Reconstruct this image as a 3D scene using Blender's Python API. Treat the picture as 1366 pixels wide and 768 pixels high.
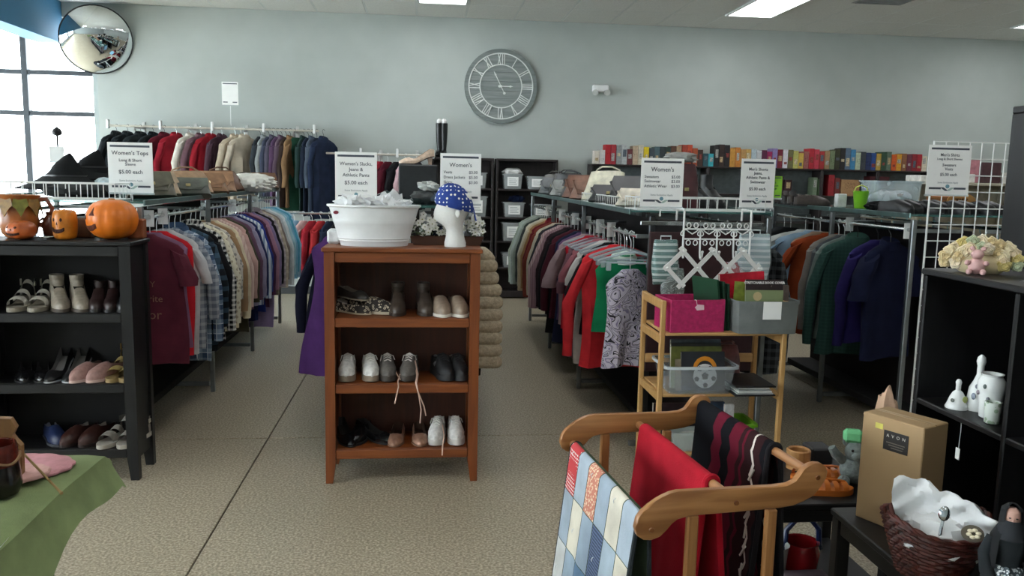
import bpy, math, random
from math import sin, cos, pi, radians as RD
from mathutils import Vector as V, Matrix as MX
random.seed(7)
SC = bpy.context.scene; COL = SC.collection
for o in list(bpy.data.objects): bpy.data.objects.remove(o)

# ---------------------------------------------------------------- camera, daylight, exposure
cam_d = bpy.data.cameras.new('camera'); cam = bpy.data.objects.new('camera', cam_d); COL.objects.link(cam)
cam_d.sensor_width = 36; cam_d.lens = 36 * 1100 / 1366; cam_d.clip_start = .05
_y, _p, _r = RD(6.1), RD(7.7), RD(1.2)
fw = V((sin(_y) * cos(_p), cos(_y) * cos(_p), -sin(_p))); r0 = V((cos(_y), -sin(_y), 0)); u0 = r0.cross(fw)
rt = r0 * cos(_r) + u0 * sin(_r); up = -r0 * sin(_r) + u0 * cos(_r)
cam.matrix_world = MX(((rt.x, up.x, -fw.x, 0), (rt.y, up.y, -fw.y, 0), (rt.z, up.z, -fw.z, 1.59), (0, 0, 0, 1)))
SC.camera = cam
w = bpy.data.worlds.new('overcast_sky'); SC.world = w; w.use_nodes = True
bg = w.node_tree.nodes['Background']; bg.inputs[0].default_value = (.96, .985, 1, 1); bg.inputs[1].default_value = 11.0
SC.view_settings.view_transform = 'Standard'; SC.view_settings.look = 'None'
SC.view_settings.exposure = 0.5; SC.view_settings.gamma = 1
LAMP = 2.6      # output of one ceiling troffer

# ---------------------------------------------------------------- materials
def lin(h):
    if isinstance(h, str):
        h = [int(h[i:i + 2], 16) / 255 for i in (0, 2, 4)]
    return tuple((c / 12.92 if c <= .04045 else ((c + .055) / 1.055) ** 2.4) for c in h[:3]) + (1,)
MATS = {}
class N:
    def __init__(s, m): s.t = m.node_tree; s.b = s.t.nodes['Principled BSDF']
    def n(s, ty, **k):
        x = s.t.nodes.new(ty)
        for a, v in k.items(): setattr(x, a, v)
        return x
    def l(s, a, b): s.t.links.new(a, b)
    def math(s, op, a, b=None):
        x = s.n('ShaderNodeMath', operation=op)
        for i, v in enumerate((a, b)):
            if v is None: continue
            if isinstance(v, (int, float)): x.inputs[i].default_value = v
            else: s.l(v, x.inputs[i])
        return x.outputs[0]
    def mix(s, f, a, b):
        x = s.n('ShaderNodeMix', data_type='RGBA')
        for i, v in ((0, f), (6, a), (7, b)):
            if isinstance(v, (int, float, tuple)): x.inputs[i].default_value = v
            else: s.l(v, x.inputs[i])
        return x.outputs[2]
    def ramp(s, f, stops, interp='CONSTANT'):
        x = s.n('ShaderNodeValToRGB'); e = x.color_ramp; e.interpolation = interp
        while len(e.elements) > 1: e.elements.remove(e.elements[-1])
        e.elements[0].position = stops[0][0]; e.elements[0].color = stops[0][1]
        for p, c in stops[1:]:
            q = e.elements.new(p); q.color = c
        s.l(f, x.inputs[0]); return x.outputs[0]
    def xyz(s):
        c = s.n('ShaderNodeTexCoord'); x = s.n('ShaderNodeSeparateXYZ'); s.l(c.outputs['Object'], x.inputs[0]); return c.outputs['Object'], x.outputs
def mat(col, rough=.6, metal=0, pat=None, c2=None, sc=10, noise=.12, nsc=14, bump=0, bsc=300, spec=.5, emit=0, alpha=1, trans=0, c3=None, ax=None):
    key = (col, rough, metal, pat, c2, sc, noise, nsc, bump, bsc, spec, emit, alpha, trans, c3, ax)
    if key in MATS: return MATS[key]
    m = bpy.data.materials.new('material'); m.use_nodes = True; k = N(m); b = k.b
    b.inputs['Roughness'].default_value = rough; b.inputs['Metallic'].default_value = metal
    b.inputs['Specular IOR Level'].default_value = spec
    c = lin(col); o, x = k.xyz()
    out = None
    if pat in ('plaid', 'check', 'stripex', 'stripez', 'stripey'):
        fx = k.math('FRACT', k.math('MULTIPLY', x[0], sc)); fz = k.math('FRACT', k.math('MULTIPLY', x[2], sc)); fy = k.math('FRACT', k.math('MULTIPLY', x[1], sc))
        sx = k.math('LESS_THAN', fx, .42); sz = k.math('LESS_THAN', fz, .42); sy = k.math('LESS_THAN', fy, .4)
        if pat in ('plaid', 'check'):
            f = k.math('MULTIPLY', k.math('ADD', sx, sz), .5); out = k.mix(f, c, lin(c2))
            if c3:
                th = k.math('MAXIMUM', k.math('GREATER_THAN', fx, .93), k.math('GREATER_THAN', fz, .93)); out = k.mix(th, out, lin(c3))
        else: out = k.mix({'stripex': sx, 'stripez': sz, 'stripey': sy}[pat], c, lin(c2))
    elif pat in ('floral', 'dots'):
        v = k.n('ShaderNodeTexVoronoi'); v.inputs['Scale'].default_value = sc; k.l(o, v.inputs['Vector'])
        if pat == 'dots': v.inputs['Randomness'].default_value = 0
        f = k.math('LESS_THAN', v.outputs['Distance'], .3 if pat == 'dots' else .4); out = k.mix(f, c, lin(c2))
        if c3:
            f2 = k.math('LESS_THAN', v.outputs['Distance'], .2); out = k.mix(f2, out, lin(c3))
    elif pat == 'swirl':
        v = k.n('ShaderNodeTexNoise'); v.inputs['Scale'].default_value = sc; v.inputs['Detail'].default_value = 1; v.inputs['Distortion'].default_value = 1.5; k.l(o, v.inputs['Vector'])
        f = k.math('FRACT', k.math('MULTIPLY', v.outputs[0], 7)); out = k.ramp(f, [(0, c), (.3, lin(c2)), (.5, c), (.62, lin(c3 or c2)), (.8, c)])
    elif pat == 'wood':
        mp = k.n('ShaderNodeMapping'); k.l(o, mp.inputs[0]); mp.inputs['Scale'].default_value = {'x': (1.5, 22, 22), 'y': (22, 1.5, 22), 'z': (22, 22, 1.5)}[ax or 'z']
        v = k.n('ShaderNodeTexNoise'); v.inputs['Scale'].default_value = sc / 5; v.inputs['Detail'].default_value = 5; v.inputs['Distortion'].default_value = .6; k.l(mp.outputs[0], v.inputs['Vector'])
        out = k.ramp(v.outputs[0], [(.3, c), (.7, lin(c2))], 'EASE')
    elif pat == 'speckle':
        v = k.n('ShaderNodeTexNoise'); v.inputs['Scale'].default_value = sc; v.inputs['Detail'].default_value = 3; k.l(o, v.inputs['Vector'])
        v2 = k.n('ShaderNodeTexNoise'); v2.inputs['Scale'].default_value = 1.3; v2.inputs['Detail'].default_value = 4; k.l(o, v2.inputs['Vector'])
        out = k.ramp(v.outputs[0], [(.36, lin(c2)), (.5, c), (.64, lin(c3))], 'LINEAR')
        out = k.mix(k.math('MULTIPLY', v2.outputs[0], .45), out, lin(c2))
    if noise and out is None:
        v = k.n('ShaderNodeTexNoise'); v.inputs['Scale'].default_value = nsc; v.inputs['Detail'].default_value = 4; k.l(o, v.inputs['Vector'])
        d = tuple(q * (1 - noise * 1.6) for q in c[:3]) + (1,); g = tuple(min(1, q * (1 + noise)) for q in c[:3]) + (1,)
        out = k.ramp(v.outputs[0], [(.3, d), (.7, g)], 'LINEAR')
    if out is None: b.inputs['Base Color'].default_value = c
    else: k.l(out, b.inputs['Base Color'])
    if bump:
        v = k.n('ShaderNodeTexNoise'); v.inputs['Scale'].default_value = bsc; v.inputs['Detail'].default_value = 2; k.l(o, v.inputs['Vector'])
        bp = k.n('ShaderNodeBump'); bp.inputs['Strength'].default_value = bump; bp.inputs['Distance'].default_value = .004; k.l(v.outputs[0], bp.inputs['Height']); k.l(bp.outputs[0], b.inputs['Normal'])
    if emit: b.inputs['Emission Color'].default_value = c; b.inputs['Emission Strength'].default_value = emit
    if trans:   # cloudy clear plastic or thin glass: see-through share plus a sheen
        tr = k.n('ShaderNodeBsdfTransparent'); ms = k.n('ShaderNodeMixShader'); ms.inputs[0].default_value = trans
        k.l(b.outputs[0], ms.inputs[1]); k.l(tr.outputs[0], ms.inputs[2]); k.l(ms.outputs[0], k.t.nodes['Material Output'].inputs[0])
        tr.inputs[0].default_value = tuple(.5 + .5 * q for q in c[:3]) + (1,)
    MATS[key] = m; return m
def fab(c, pat=None, c2=None, sc=10, c3=None): return mat(c, .92, 0, pat, c2, sc, .14, 9, .35, 260, .2, c3=c3)
def plas(c, rough=.35): return mat(c, rough, 0, noise=.03)
def clear(c='dfe6e8', t=.62): return mat(c, .18, 0, noise=.05, trans=t)
CHROME = mat('c9cccd', .22, 1, noise=.05); STEEL = mat('8d9294', .38, .9, noise=.1); WIRE = mat('e6e8e6', .4, noise=.03); BLKMET = mat('1b1c1e', .4, .3)
BLACK = mat('131315', .42, 0, 'wood', '1b1a1b', 10, ax='x'); WHITE = plas('eceeed'); PAPER = mat('f1f2f0', .8, noise=.02)
GLASS = mat('5d8f8b', .12, 0, noise=.04, trans=.45)

# ---------------------------------------------------------------- mesh builder
class MB:
    def __init__(s): s.v = []; s.f = []; s.m = []; s.mi = 0; s.M = MX()
    def add(s, vs, fs):
        b = len(s.v); s.v += [tuple(s.M @ V(p)) for p in vs]
        for f in fs: s.f.append([i + b for i in f]); s.m.append(s.mi)
        return s
    def box(s, lo, hi, b=.004):
        (x0, y0, z0), (x1, y1, z1) = lo, hi; b = min(b, abs(x1 - x0) * .3, abs(y1 - y0) * .3, abs(z1 - z0) * .3)
        C = [(x, y, z) for x in (0, 1) for y in (0, 1) for z in (0, 1)]; P = [(x0, x1), (y0, y1), (z0, z1)]; S = (1, -1); vs = []; ix = {}
        for c in C:
            for a in range(3):
                p = [P[i][c[i]] + (0 if i == a else b * S[c[i]]) for i in range(3)]; ix[c, a] = len(vs); vs.append(p)
        fs = []
        for a in range(3):
            u, w_ = (a + 1) % 3, (a + 2) % 3
            for e in (0, 1):
                q = []
                for cu, cw in ((0, 0), (1, 0), (1, 1), (0, 1)):
                    c = [0, 0, 0]; c[a] = e; c[u] = cu; c[w_] = cw; q.append(ix[tuple(c), a])
                fs.append(q if e else q[::-1])
        for a in range(3):          # edges running along axis a
            u, w_ = (a + 1) % 3, (a + 2) % 3
            for cu in (0, 1):
                for cw in (0, 1):
                    c0 = [0, 0, 0]; c0[u] = cu; c0[w_] = cw; c1 = c0[:]; c1[a] = 1; c0 = tuple(c0); c1 = tuple(c1)
                    q = [ix[c0, u], ix[c1, u], ix[c1, w_], ix[c0, w_]]; fs.append(q if cu != cw else q[::-1])
        for c in C:
            q = [ix[c, 0], ix[c, 1], ix[c, 2]]; fs.append(q if sum(c) % 2 else q[::-1])
        return s.add(vs, fs)
    def bc(s, c, d, b=.004): return s.box([c[i] - d[i] / 2 for i in range(3)], [c[i] + d[i] / 2 for i in range(3)], b)
    def loft(s, rings, cap=(1, 1), closed=True):
        n = len(rings[0]); vs = [p for r in rings for p in r]; fs = []
        for i in range(len(rings) - 1):
            for j in range(n if closed else n - 1):
                k = (j + 1) % n; fs.append([i * n + j, i * n + k, (i + 1) * n + k, (i + 1) * n + j])
        if cap[0]: fs.append(list(range(n))[::-1])
        if cap[1]: fs.append([(len(rings) - 1) * n + j for j in range(n)])
        return s.add(vs, fs)
    def tube(s, path, r, n=6, closed=False):
        P = [V(p) for p in path]; R = r if isinstance(r, (list, tuple)) else [r] * len(P); rings = []; up_ = None
        for i, p in enumerate(P):
            if closed: t = P[(i + 1) % len(P)] - P[i - 1]
            else: t = P[min(i + 1, len(P) - 1)] - P[max(i - 1, 0)]
            t.normalize()
            if up_ is None: up_ = t.orthogonal().normalized()
            else:
                up_ = up_ - t * up_.dot(t)
                up_ = up_.normalized() if up_.length > 1e-6 else t.orthogonal().normalized()
            b_ = t.cross(up_); rings.append([p + (up_ * cos(2 * pi * j / n) + b_ * sin(2 * pi * j / n)) * R[i] for j in range(n)])
        if closed: rings.append(rings[0])
        return s.loft(rings, (not closed, not closed))
    def lathe(s, prof, n=16, c=(0, 0, 0)):
        return s.loft([[(c[0] + r * cos(2 * pi * j / n), c[1] + r * sin(2 * pi * j / n), c[2] + z) for j in range(n)] for r, z in prof])
    def ball(s, c, r, n=12, m=8):
        r = r if isinstance(r, (tuple, list)) else (r, r, r)
        return s.loft([[(c[0] + r[0] * max(.02, sin(pi * i / m)) * cos(2 * pi * j / n), c[1] + r[1] * max(.02, sin(pi * i / m)) * sin(2 * pi * j / n), c[2] - r[2] * cos(pi * i / m)) for j in range(n)] for i in range(m + 1)])
    def prism(s, pts, d0, d1, ax='y'):
        f = {'y': lambda p, d: (p[0], d, p[1]), 'x': lambda p, d: (d, p[0], p[1]), 'z': lambda p, d: (p[0], p[1], d)}[ax]
        return s.loft([[f(p, d0) for p in pts], [f(p, d1) for p in pts]])
    def grid(s, fn, nu, nv, th=0):
        vs = [fn(i / nu, j / nv) for i in range(nu + 1) for j in range(nv + 1)]
        fs = [[i * (nv + 1) + j, (i + 1) * (nv + 1) + j, (i + 1) * (nv + 1) + j + 1, i * (nv + 1) + j + 1] for i in range(nu) for j in range(nv)]
        return s.add(vs, fs)
    def build(s, name, m, parent=None, smooth=True, loc=None):
        me = bpy.data.meshes.new(name); me.from_pydata(s.v, [], s.f)
        for x in (m if isinstance(m, (list, tuple)) else [m]): me.materials.append(x)
        me.polygons.foreach_set('material_index', s.m)
        me.update()
        if smooth:
            me.shade_smooth()
            try: me.set_sharp_from_angle(angle=RD(38))
            except Exception: pass
        o = bpy.data.objects.new(name, me); COL.objects.link(o)
        if parent: o.parent = parent
        if loc: o.location = loc
        return o
def thing(name, label, cat, loc=(0, 0, 0), rz=0, group=None):
    o = bpy.data.objects.new(name, None); COL.objects.link(o); o.empty_display_size = .05
    o.location = loc; o.rotation_euler = (0, 0, rz); o['label'] = label; o['category'] = cat
    if group: o['group'] = group
    return o
def tag(o, label, cat, group=None, loc=None, rz=None):
    o['label'] = label; o['category'] = cat
    if group: o['group'] = group
    if loc: o.location = loc
    if rz is not None: o.rotation_euler = (0, 0, rz)
    return o
def struct(o): o['kind'] = 'structure'; return o
def dup(o, parent=None):
    c = o.copy(); COL.objects.link(c)
    if parent: c.parent = parent
    for ch in list(o.children): dup(ch, c)
    return c
def bx(name, lo, hi, m, parent=None, b=.004): return MB().box(lo, hi, b).build(name, m, parent, False)
def text(body, size, loc, rot, m, parent, name='lettering', al='CENTER', depth=.0006, bold=.0, xs=1):
    c = bpy.data.curves.new(name, 'FONT'); c.body = body; c.size = size; c.align_x = al; c.align_y = 'CENTER'; c.extrude = depth; c.offset = bold * size; c.resolution_u = 2; c.space_line = .95
    o = bpy.data.objects.new(name, c); COL.objects.link(o); o.location = loc; o.rotation_euler = rot; o.scale = (xs, 1, 1); c.materials.append(m); o.parent = parent
    return o
ORD = 'first second third fourth fifth sixth seventh eighth ninth tenth eleventh twelfth thirteenth fourteenth fifteenth sixteenth seventeenth eighteenth nineteenth twentieth'.split()
_t = {20: 'twenty', 30: 'thirty', 40: 'forty', 50: 'fifty', 60: 'sixty'}
for _a in (20, 30, 40, 50, 60):
    if _a > 20: ORD.append(_t[_a][:-1] + 'ieth')
    ORD += [_t[_a] + '-' + q for q in ORD[:9]]
# ORD[k] is the word for place k+1
# ================================================================ THE ROOM
WALLB = 11.0; CE = 3.6
XL, XR, YF = -8.2, 9.6, -5.0
wallm = mat('b0b7b3', .75, noise=.03, nsc=3); wall_l = mat('a9b2b1', .8, noise=.03)
fl = struct(bx('floor', (XL, YF, -.12), (XR, WALLB + .2, -.012), mat('4d4a43', .9)))
flm = mat('a89d88', .38, 0, 'speckle', '857a66', 90, c3='cfc5ae')
gx = [XL, -4.9, -.93, 3.05, 7.0, XR]; gy = [YF, -2.9, .9, 4.92, 8.9, WALLB + .1]
for i in range(5):
    for j in range(5):
        g = .004; MB().box((gx[i] + g, gy[j] + g, -.03), (gx[i + 1] - g, gy[j + 1] - g, 0), .002).build('floor_slab', flm, fl, False)
# back wall in three pieces round the shop window at its left end
wb = MB(); wb.box((-4.07, WALLB, 0), (XR, WALLB + .2, CE + .1), .001); wb.box((XL, WALLB, 3.42), (-4.07, WALLB + .2, CE + .1), .001); wb.box((XL, WALLB, 0), (-4.07, WALLB + .2, .35), .001)
struct(wb.build('wall_back', wallm, None, False))
struct(bx('wall_right', (XR, YF, 0), (XR + .2, WALLB, CE + .1), wallm, b=.001))
struct(bx('wall_front', (XL, YF - .2, 0), (XR, YF, CE + .1), wall_l, b=.001))
wl = MB(); wl.box((XL - .2, YF, 0), (XL, WALLB, .5), .001); wl.box((XL - .2, YF, 3.0), (XL, WALLB, CE + .1), .001)
for a, b in ((YF, -3.5), (2.6, 3.4), (10.2, 11)): wl.box((XL - .2, a, .5), (XL, b, 3.0), .001)
struct(wl.build('wall_left', wall_l, None, False))
# blue bulkhead above the shop window bay
tr = struct(bx('trim_1', (-4.75, YF, 3.1), (-4.45, WALLB - .005, CE), mat('2f6f94', .7, noise=.03, nsc=3), b=.002))
struct(bx('baseboard_back', (-4.07, WALLB - .015, 0), (XR, WALLB, .1), mat('3b3d3e', .6), b=.003))
FRM = mat('3a3f43', .45, .5)
def window(n, a0, a1, z0, z1, vs, hs, back):
    root = struct(MB().build(n, FRM)); root['label'] = {'window_1': 'bright shop window in the back wall under the round mirror', 'window_2': 'shop window in the left wall beside the camera', 'window_3': 'shop window in the left wall near the back'}[n]; pane = mat('eef6fa', .05, noise=0, trans=.93)
    V_ = [a0] + vs + [a1]; H_ = [z0] + hs + [z1]
    def bar(p, q): MB().box(p, q, .004).build('window_frame', FRM, root, False)
    for v in V_: 
        if back: MB().box((v - .035, WALLB + .04, z0), (v + .035, WALLB + .14, z1), .004).build('window_frame', wall_l if v == a1 else FRM, root, False)  # end jamb is pale: the window's overexposure is put into its colour
        else: bar((XL - .14, v - .035, z0), (XL - .04, v + .035, z1))
    for h in H_:
        for i in range(len(V_) - 1):
            if back: bar((V_[i] + .036, WALLB + .05, h - .028), (V_[i + 1] - .036, WALLB + .13, h + .028))
            else: bar((XL - .13, V_[i] + .036, h - .028), (XL - .05, V_[i + 1] - .036, h + .028))
    for i in range(len(V_) - 1):
        for j in range(len(H_) - 1):
            if back: bx('window_pane', (V_[i] + .036, WALLB + .085, H_[j] + .029), (V_[i + 1] - .036, WALLB + .093, H_[j + 1] - .029), pane, root, .001)
            else: bx('window_pane', (XL - .093, V_[i] + .036, H_[j] + .029), (XL - .085, V_[i + 1] - .036, H_[j + 1] - .029), pane, root, .001)
window('window_1', XL + .04, -4.105, .39, 3.38, [-7.05, -5.99, -4.95], [2.25, 2.75], True)
window('window_2', -3.46, 2.56, .54, 2.96, [-1.5, .5], [2.25], False)
window('window_3', 3.44, 10.16, .54, 2.96, [5.6, 7.9], [2.25], False)
# suspended ceiling: T-bars, laid-in tiles, troffers
ce = struct(bx('ceiling', (XL, YF, CE + .012), (XR, WALLB, CE + .1), mat('8d918f', .9), b=.001))
tilem = mat('d3d4cf', .92, noise=.06, nsc=60, bump=.2, bsc=90); barm = mat('c9cdca', .6, noise=.02)
TX0, TW, TD = -4.482, .6227, 1.245
xs = [TX0 + TW * i for i in range(24)]; ys = [WALLB - .88 - TD * j for j in range(14)]   # ys[0] = first cross joint off the wall
lights = {(7, 0), (13, 0), (19, 0)} | {(i, j) for i in (1, 7, 13, 19) for j in (3, 6, 9, 12)}
for i, x in enumerate(xs[:-1]):
    if x + TW > XR: break
    for j in range(-1, 4):
        if (i, j) in lights: continue
        y1 = WALLB if j < 0 else ys[j]; y0 = ys[j + 1]
        MB().box((x + .012, y0 + .012, CE - .004), (x + TW - .012, y1 - .012, CE + .011), .003).build('ceiling_tile', tilem, ce, False)
rest = MB()
for i, x in enumerate(xs[:-1]):
    if x + TW > XR: break
    for j in range(4, 12):
        if (i, j) not in lights: rest.box((x + .012, ys[j + 1] + .012, CE - .004), (x + TW - .012, ys[j] - .012, CE + .011), .003)
st = rest.build('ceiling_tile_field', tilem, ce, False); st['kind'] = 'stuff'
for x in xs: 
    if x < XR: MB().box((x - .011, YF, CE - .002), (x + .011, WALLB, CE + .011), .002).build('ceiling_grid_bar', barm, ce, False)
for y in ys:
    if y > YF: MB().box((TX0, y - .011, CE - .0025), (XR, y + .011, CE + .011), .002).build('ceiling_grid_bar', barm, ce, False)
MB().box((XL, YF, CE - .004), (-4.75, WALLB, CE + .011), .002).build('ceiling_bay_panel', tilem, ce, False)
LM = mat('fbfdff', .5, noise=0, emit=LAMP * 3)
lab = {(7, 0): 'white ceiling light panel above the roman numeral clock', (13, 0): 'large bright ceiling light panel right of the clock', (19, 0): 'ceiling light panel at the far right edge of the ceiling'}
k = 0
for (i, j) in sorted(lights):
    x, y0, y1 = xs[i], ys[j + 1], ys[j]
    l = lab.get((i, j))
    if l is None: k += 1; l = 'ceiling light panel behind the camera, %s of the hidden rows' % ORD[k - 1]
    t = thing('ceiling_light', l, 'ceiling light', (x + TW / 2, (y0 + y1) / 2, CE - .01), 0, 'ceiling light panels')
    f = MB(); w2, d2 = TW / 2 - .013, TD / 2 - .013
    for a in (-1, 1): f.box((min(a * w2, a * (w2 - .03)), -d2, -.012), (max(a * w2, a * (w2 - .03)), d2, .02), .003); f.box((-w2 + .03, min(a * d2, a * (d2 - .03)), -.012), (w2 - .03, max(a * d2, a * (d2 - .03)), .02), .003)
    f.build('light_frame', barm, t, False)
    bx('diffuser', (-w2 + .03, -d2 + .03, -.004), (w2 - .03, d2 - .03, .014), LM, t, .002)
vt = thing('ceiling_vent', 'grey ceiling vent grille at the top edge right of the bright light panel', 'vent', (5.02, 8.85, CE - .012))
bx('vent_frame', (-.29, -.29, .001), (.29, .29, .006), mat('8e918f', .6), vt)
for q in range(8): MB().bc((0, -.24 + q * .068, -.004), (.52, .045, .006), .001).build('louver', mat('85898a', .6), vt, False)
# ================================================================ CLOTHES RACKS
RAILZ, SHZ = 1.32, 1.41
def rack(label, xr, xl, y0, y1, n, panel=True, rz=(1.32, 1.32), inset=0):
    """Double sided shop rack: posts on both rail lines, glass top shelf, rails, foot bars. xr and xl are the two rail lines."""
    t = thing('clothes_rack', label, 'clothes rack', ((xr + xl) / 2, y0, 0)); hw = abs(xr - xl) / 2; L = y1 - y0
    ysn = [L * i / n for i in range(n + 1)]
    for s in (-1, 1):
        for yy in ysn:
            inn = inset if yy == 0 and s < 0 else 0
            MB().bc((s * (hw + .03) + inn, yy, SHZ / 2 - .012), (.034 if inn else .03, .03, SHZ - .024)).build('post', mat('4a4d50', .35, .8) if inn else STEEL, t, False)
            MB().box((min(s * (hw + .015), s * hw * .2), yy - .008, rz[s > 0] - .012), (max(s * (hw + .015), s * hw * .2), yy + .008, rz[s > 0] + .012)).build('bracket', STEEL, t, False)
        MB().tube([(s * hw, .01, rz[s > 0]), (s * hw, L - .01, rz[s > 0])], .0125, 8).build('hanging_rail', CHROME, t)
    for yy in ysn: MB().bc((0, yy, .06), (2 * hw + .02, .03, .03)).build('base_bar', STEEL, t, False)
    for i in range(n):
        MB().box((-hw - .045, ysn[i] + .004, SHZ - .006), (hw + .045, ysn[i + 1] - .004, SHZ + .004), .002).build('glass_shelf', GLASS, t, False)
        for s in (-1, 1): MB().bc((s * (hw + .05), (ysn[i] + ysn[i + 1]) / 2, SHZ - .002), (.012, L / n - .01, .03), .003).build('shelf_edge', mat('5f7775', .3, .5), t, False)
    if panel: MB().bc((0, L / 2, .72), (.02, L - .06, 1.2)).build('centre_panel', mat('1c1415', .85), t, False); MB().bc((0, L / 2, .1), (hw * 1.2, L - .1, .05)).build('shade_deck', mat('1d1c1c', .8), t, False)  # dark deck added to stand in for the deep shadow below the clothes
    return t
rack('long two-sided rack of womens tops with a glass top shelf', -1.55, -2.50, 4.62, 8.8, 3)
rack('central rack of slacks and skirts behind the orange wooden bookcase', .20, -.34, 4.66, 8.6, 3)
rack('rack of womens sweaters with hanging hook rack on its end', 1.20, 1.93, 4.56, 9.0, 3, rz=(1.27, 1.32), inset=.105)
rack('rack of mens shirts and sweaters near the white wire grid', 3.63, 2.91, 4.62, 6.6, 2)

# -------- garments
HB, HW, HC, HM = plas('1c1c1e'), plas('dfe3e4'), clear('dbe7ee', .5), CHROME
def body_rings(L, hw, th, hem, seed, neck=.075, folds=3):
    rnd = random.Random(seed); ph = [rnd.uniform(0, 6.3) for _ in range(4)]; n = 26; R = []
    prof = [(-.088, neck * .8, .03), (-.1, neck, .034), (-.115, hw * .55, .036), (-.145, hw * .86, .04), (-.175, hw, .045), (-.24, hw * 1.0, th), (-.33, hw * .97, th)]
    for k in range(1, 8):
        f = k / 7; prof.append((-.33 - (L - .245) * f, hw * (.97 + (hem - .97) * f), th * (1 + .15 * sin(f * 3))))
    for z, w_, t_ in prof:
        am = max(0, min(1, (-.2 - z) / .3)) * .016; r = []
        for j in range(n):
            a = 2 * pi * j / n; x = w_ * (abs(cos(a)) ** .75) * (1 if cos(a) > 0 else -1); y = t_ * sin(a)
            y += am * (sin(x * 34 + ph[0] + z * 2) + .6 * sin(x * 57 + ph[1])) ; x += .012 * sin(z * 7 + ph[2]) * (am > 0)
            r.append((x, y, z + .008 * sin(x * 20 + ph[3]) * (z < -.5)))
        R.append(r)
    return R
def sleeve_rings(s, L, hw, r0_, r1_, seed, out=.05, fwd_=0):
    rnd = random.Random(seed); n = 10; R = []; K = 9 if L > .3 else 5
    for k in range(K + 1):
        f = k / K; x = s * (hw - .035 + (out + .035) * min(1, f * (2.2 if L > .3 else 1.2))); z = -.185 - L * f; y = fwd_ * f * f + .008 * sin(f * 9 + seed)
        r = (r0_ + (r1_ - r0_) * f) * (1 + .06 * sin(f * 23 + seed)); fl_ = .62
        tilt = .6 * (1 - min(1, f * 2.4))
        R.append([(x + s * r * fl_ * cos(2 * pi * j / n) , y + r * .62 * sin(2 * pi * j / n), z + s * cos(2 * pi * j / n) * s * r * tilt * -.6) for j in range(n)])
    return R
GID = [100]
def garment(name, label, cat, loc, rz, m, L=.66, hw=.205, th=.04, hem=1.02, sl=.52, sm=None, collar=None, hang=None, group=None, out=.045, open_front=None, under=None, cuff=None, fwd_=0, sr=(.075, .048), hd=0):
    GID[0] += 1; sd = GID[0]; t = thing(name, label, cat, loc, rz, group); hang = hang or HW
    bdy = MB().loft(body_rings(L, hw, th, hem, sd)).build('body', m, t)
    if sl:
        for s in (-1, 1):
            slv = MB().loft(sleeve_rings(s, sl, hw, sr[0], sr[1], sd + s, out, fwd_)).build('sleeve', sm or m, t)
            if cuff and sl > .3:
                e = sleeve_rings(s, sl, hw, sr[0], sr[1], sd + s, out, fwd_)[-1]; cx = sum(p[0] for p in e) / 10; cy = sum(p[1] for p in e) / 10
                MB().loft([[(cx + (p[0] - cx) * q, cy + (p[1] - cy) * q, p[2] + dz) for p in e] for q, dz in ((1.08, .03), (1.1, -.02), (.95, -.03))]).build('cuff', cuff, slv)
    if collar:
        MB().loft([[(r * cos(2 * pi * j / 14), r2 * sin(2 * pi * j / 14), z + .02 * sin(2 * pi * j / 14)) for j in range(14)] for r, r2, z in ((.092, .05, -.125), (.085, .048, -.095), (.07, .04, -.075), (.06, .03, -.09))], (0, 1)).build('collar', collar, bdy)
    if open_front:
        MB().box((-.011, -th - .022, -.36 - L * .5), (.011, -th - .014, -.15), .002).build('placket', open_front, bdy)
    if under: MB().loft(body_rings(L + .05, hw * .85, th * .6, hem, sd + 7)).build('lining', under, t)
    if hd:
        for q in t.children: q.location.z = -hd
    h = MB().tube([(0, 0, -.1 - hd), (0, 0, -.05), (0, .004, -.035), (0, .017, -.018), (0, .019, 0), (0, .012, .016), (0, 0, .02), (0, -.014, .014), (0, -.019, 0)], .0028, 6)
    h.tube([(-hw * .92, 0, -.178 - hd), (-hw * .5, 0, -.125 - hd), (0, 0, -.098 - hd), (hw * .5, 0, -.125 - hd), (hw * .92, 0, -.178 - hd)], .006, 6); h.build('hanger', hang, t)
    return t
def empty_hanger(label, loc, rz, group, m=None, clips=True):
    t = thing('clothes_hanger', label, 'hanger', loc, rz, group); m = m or HC
    h = MB().tube([(0, 0, -.1), (0, 0, -.05), (0, .004, -.035), (0, .017, -.018), (0, .019, 0), (0, .012, .016), (0, 0, .02), (0, -.014, .014), (0, -.019, 0)], .0035, 6); h.build('hook', HM, t)
    h = MB().tube([(-.2, 0, -.16), (-.19, 0, -.15), (-.08, 0, -.115), (0, 0, -.098), (.08, 0, -.115), (.19, 0, -.15), (.2, 0, -.16)], .009, 6); h.tube([(-.195, 0, -.162), (.195, 0, -.162)], .007, 6); h.build('frame', m, t)
    if clips:
        for s in (-1, 1): MB().bc((s * .14, 0, -.185), (.03, .022, .05)).build('clip', m, t, False)
    return t
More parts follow.
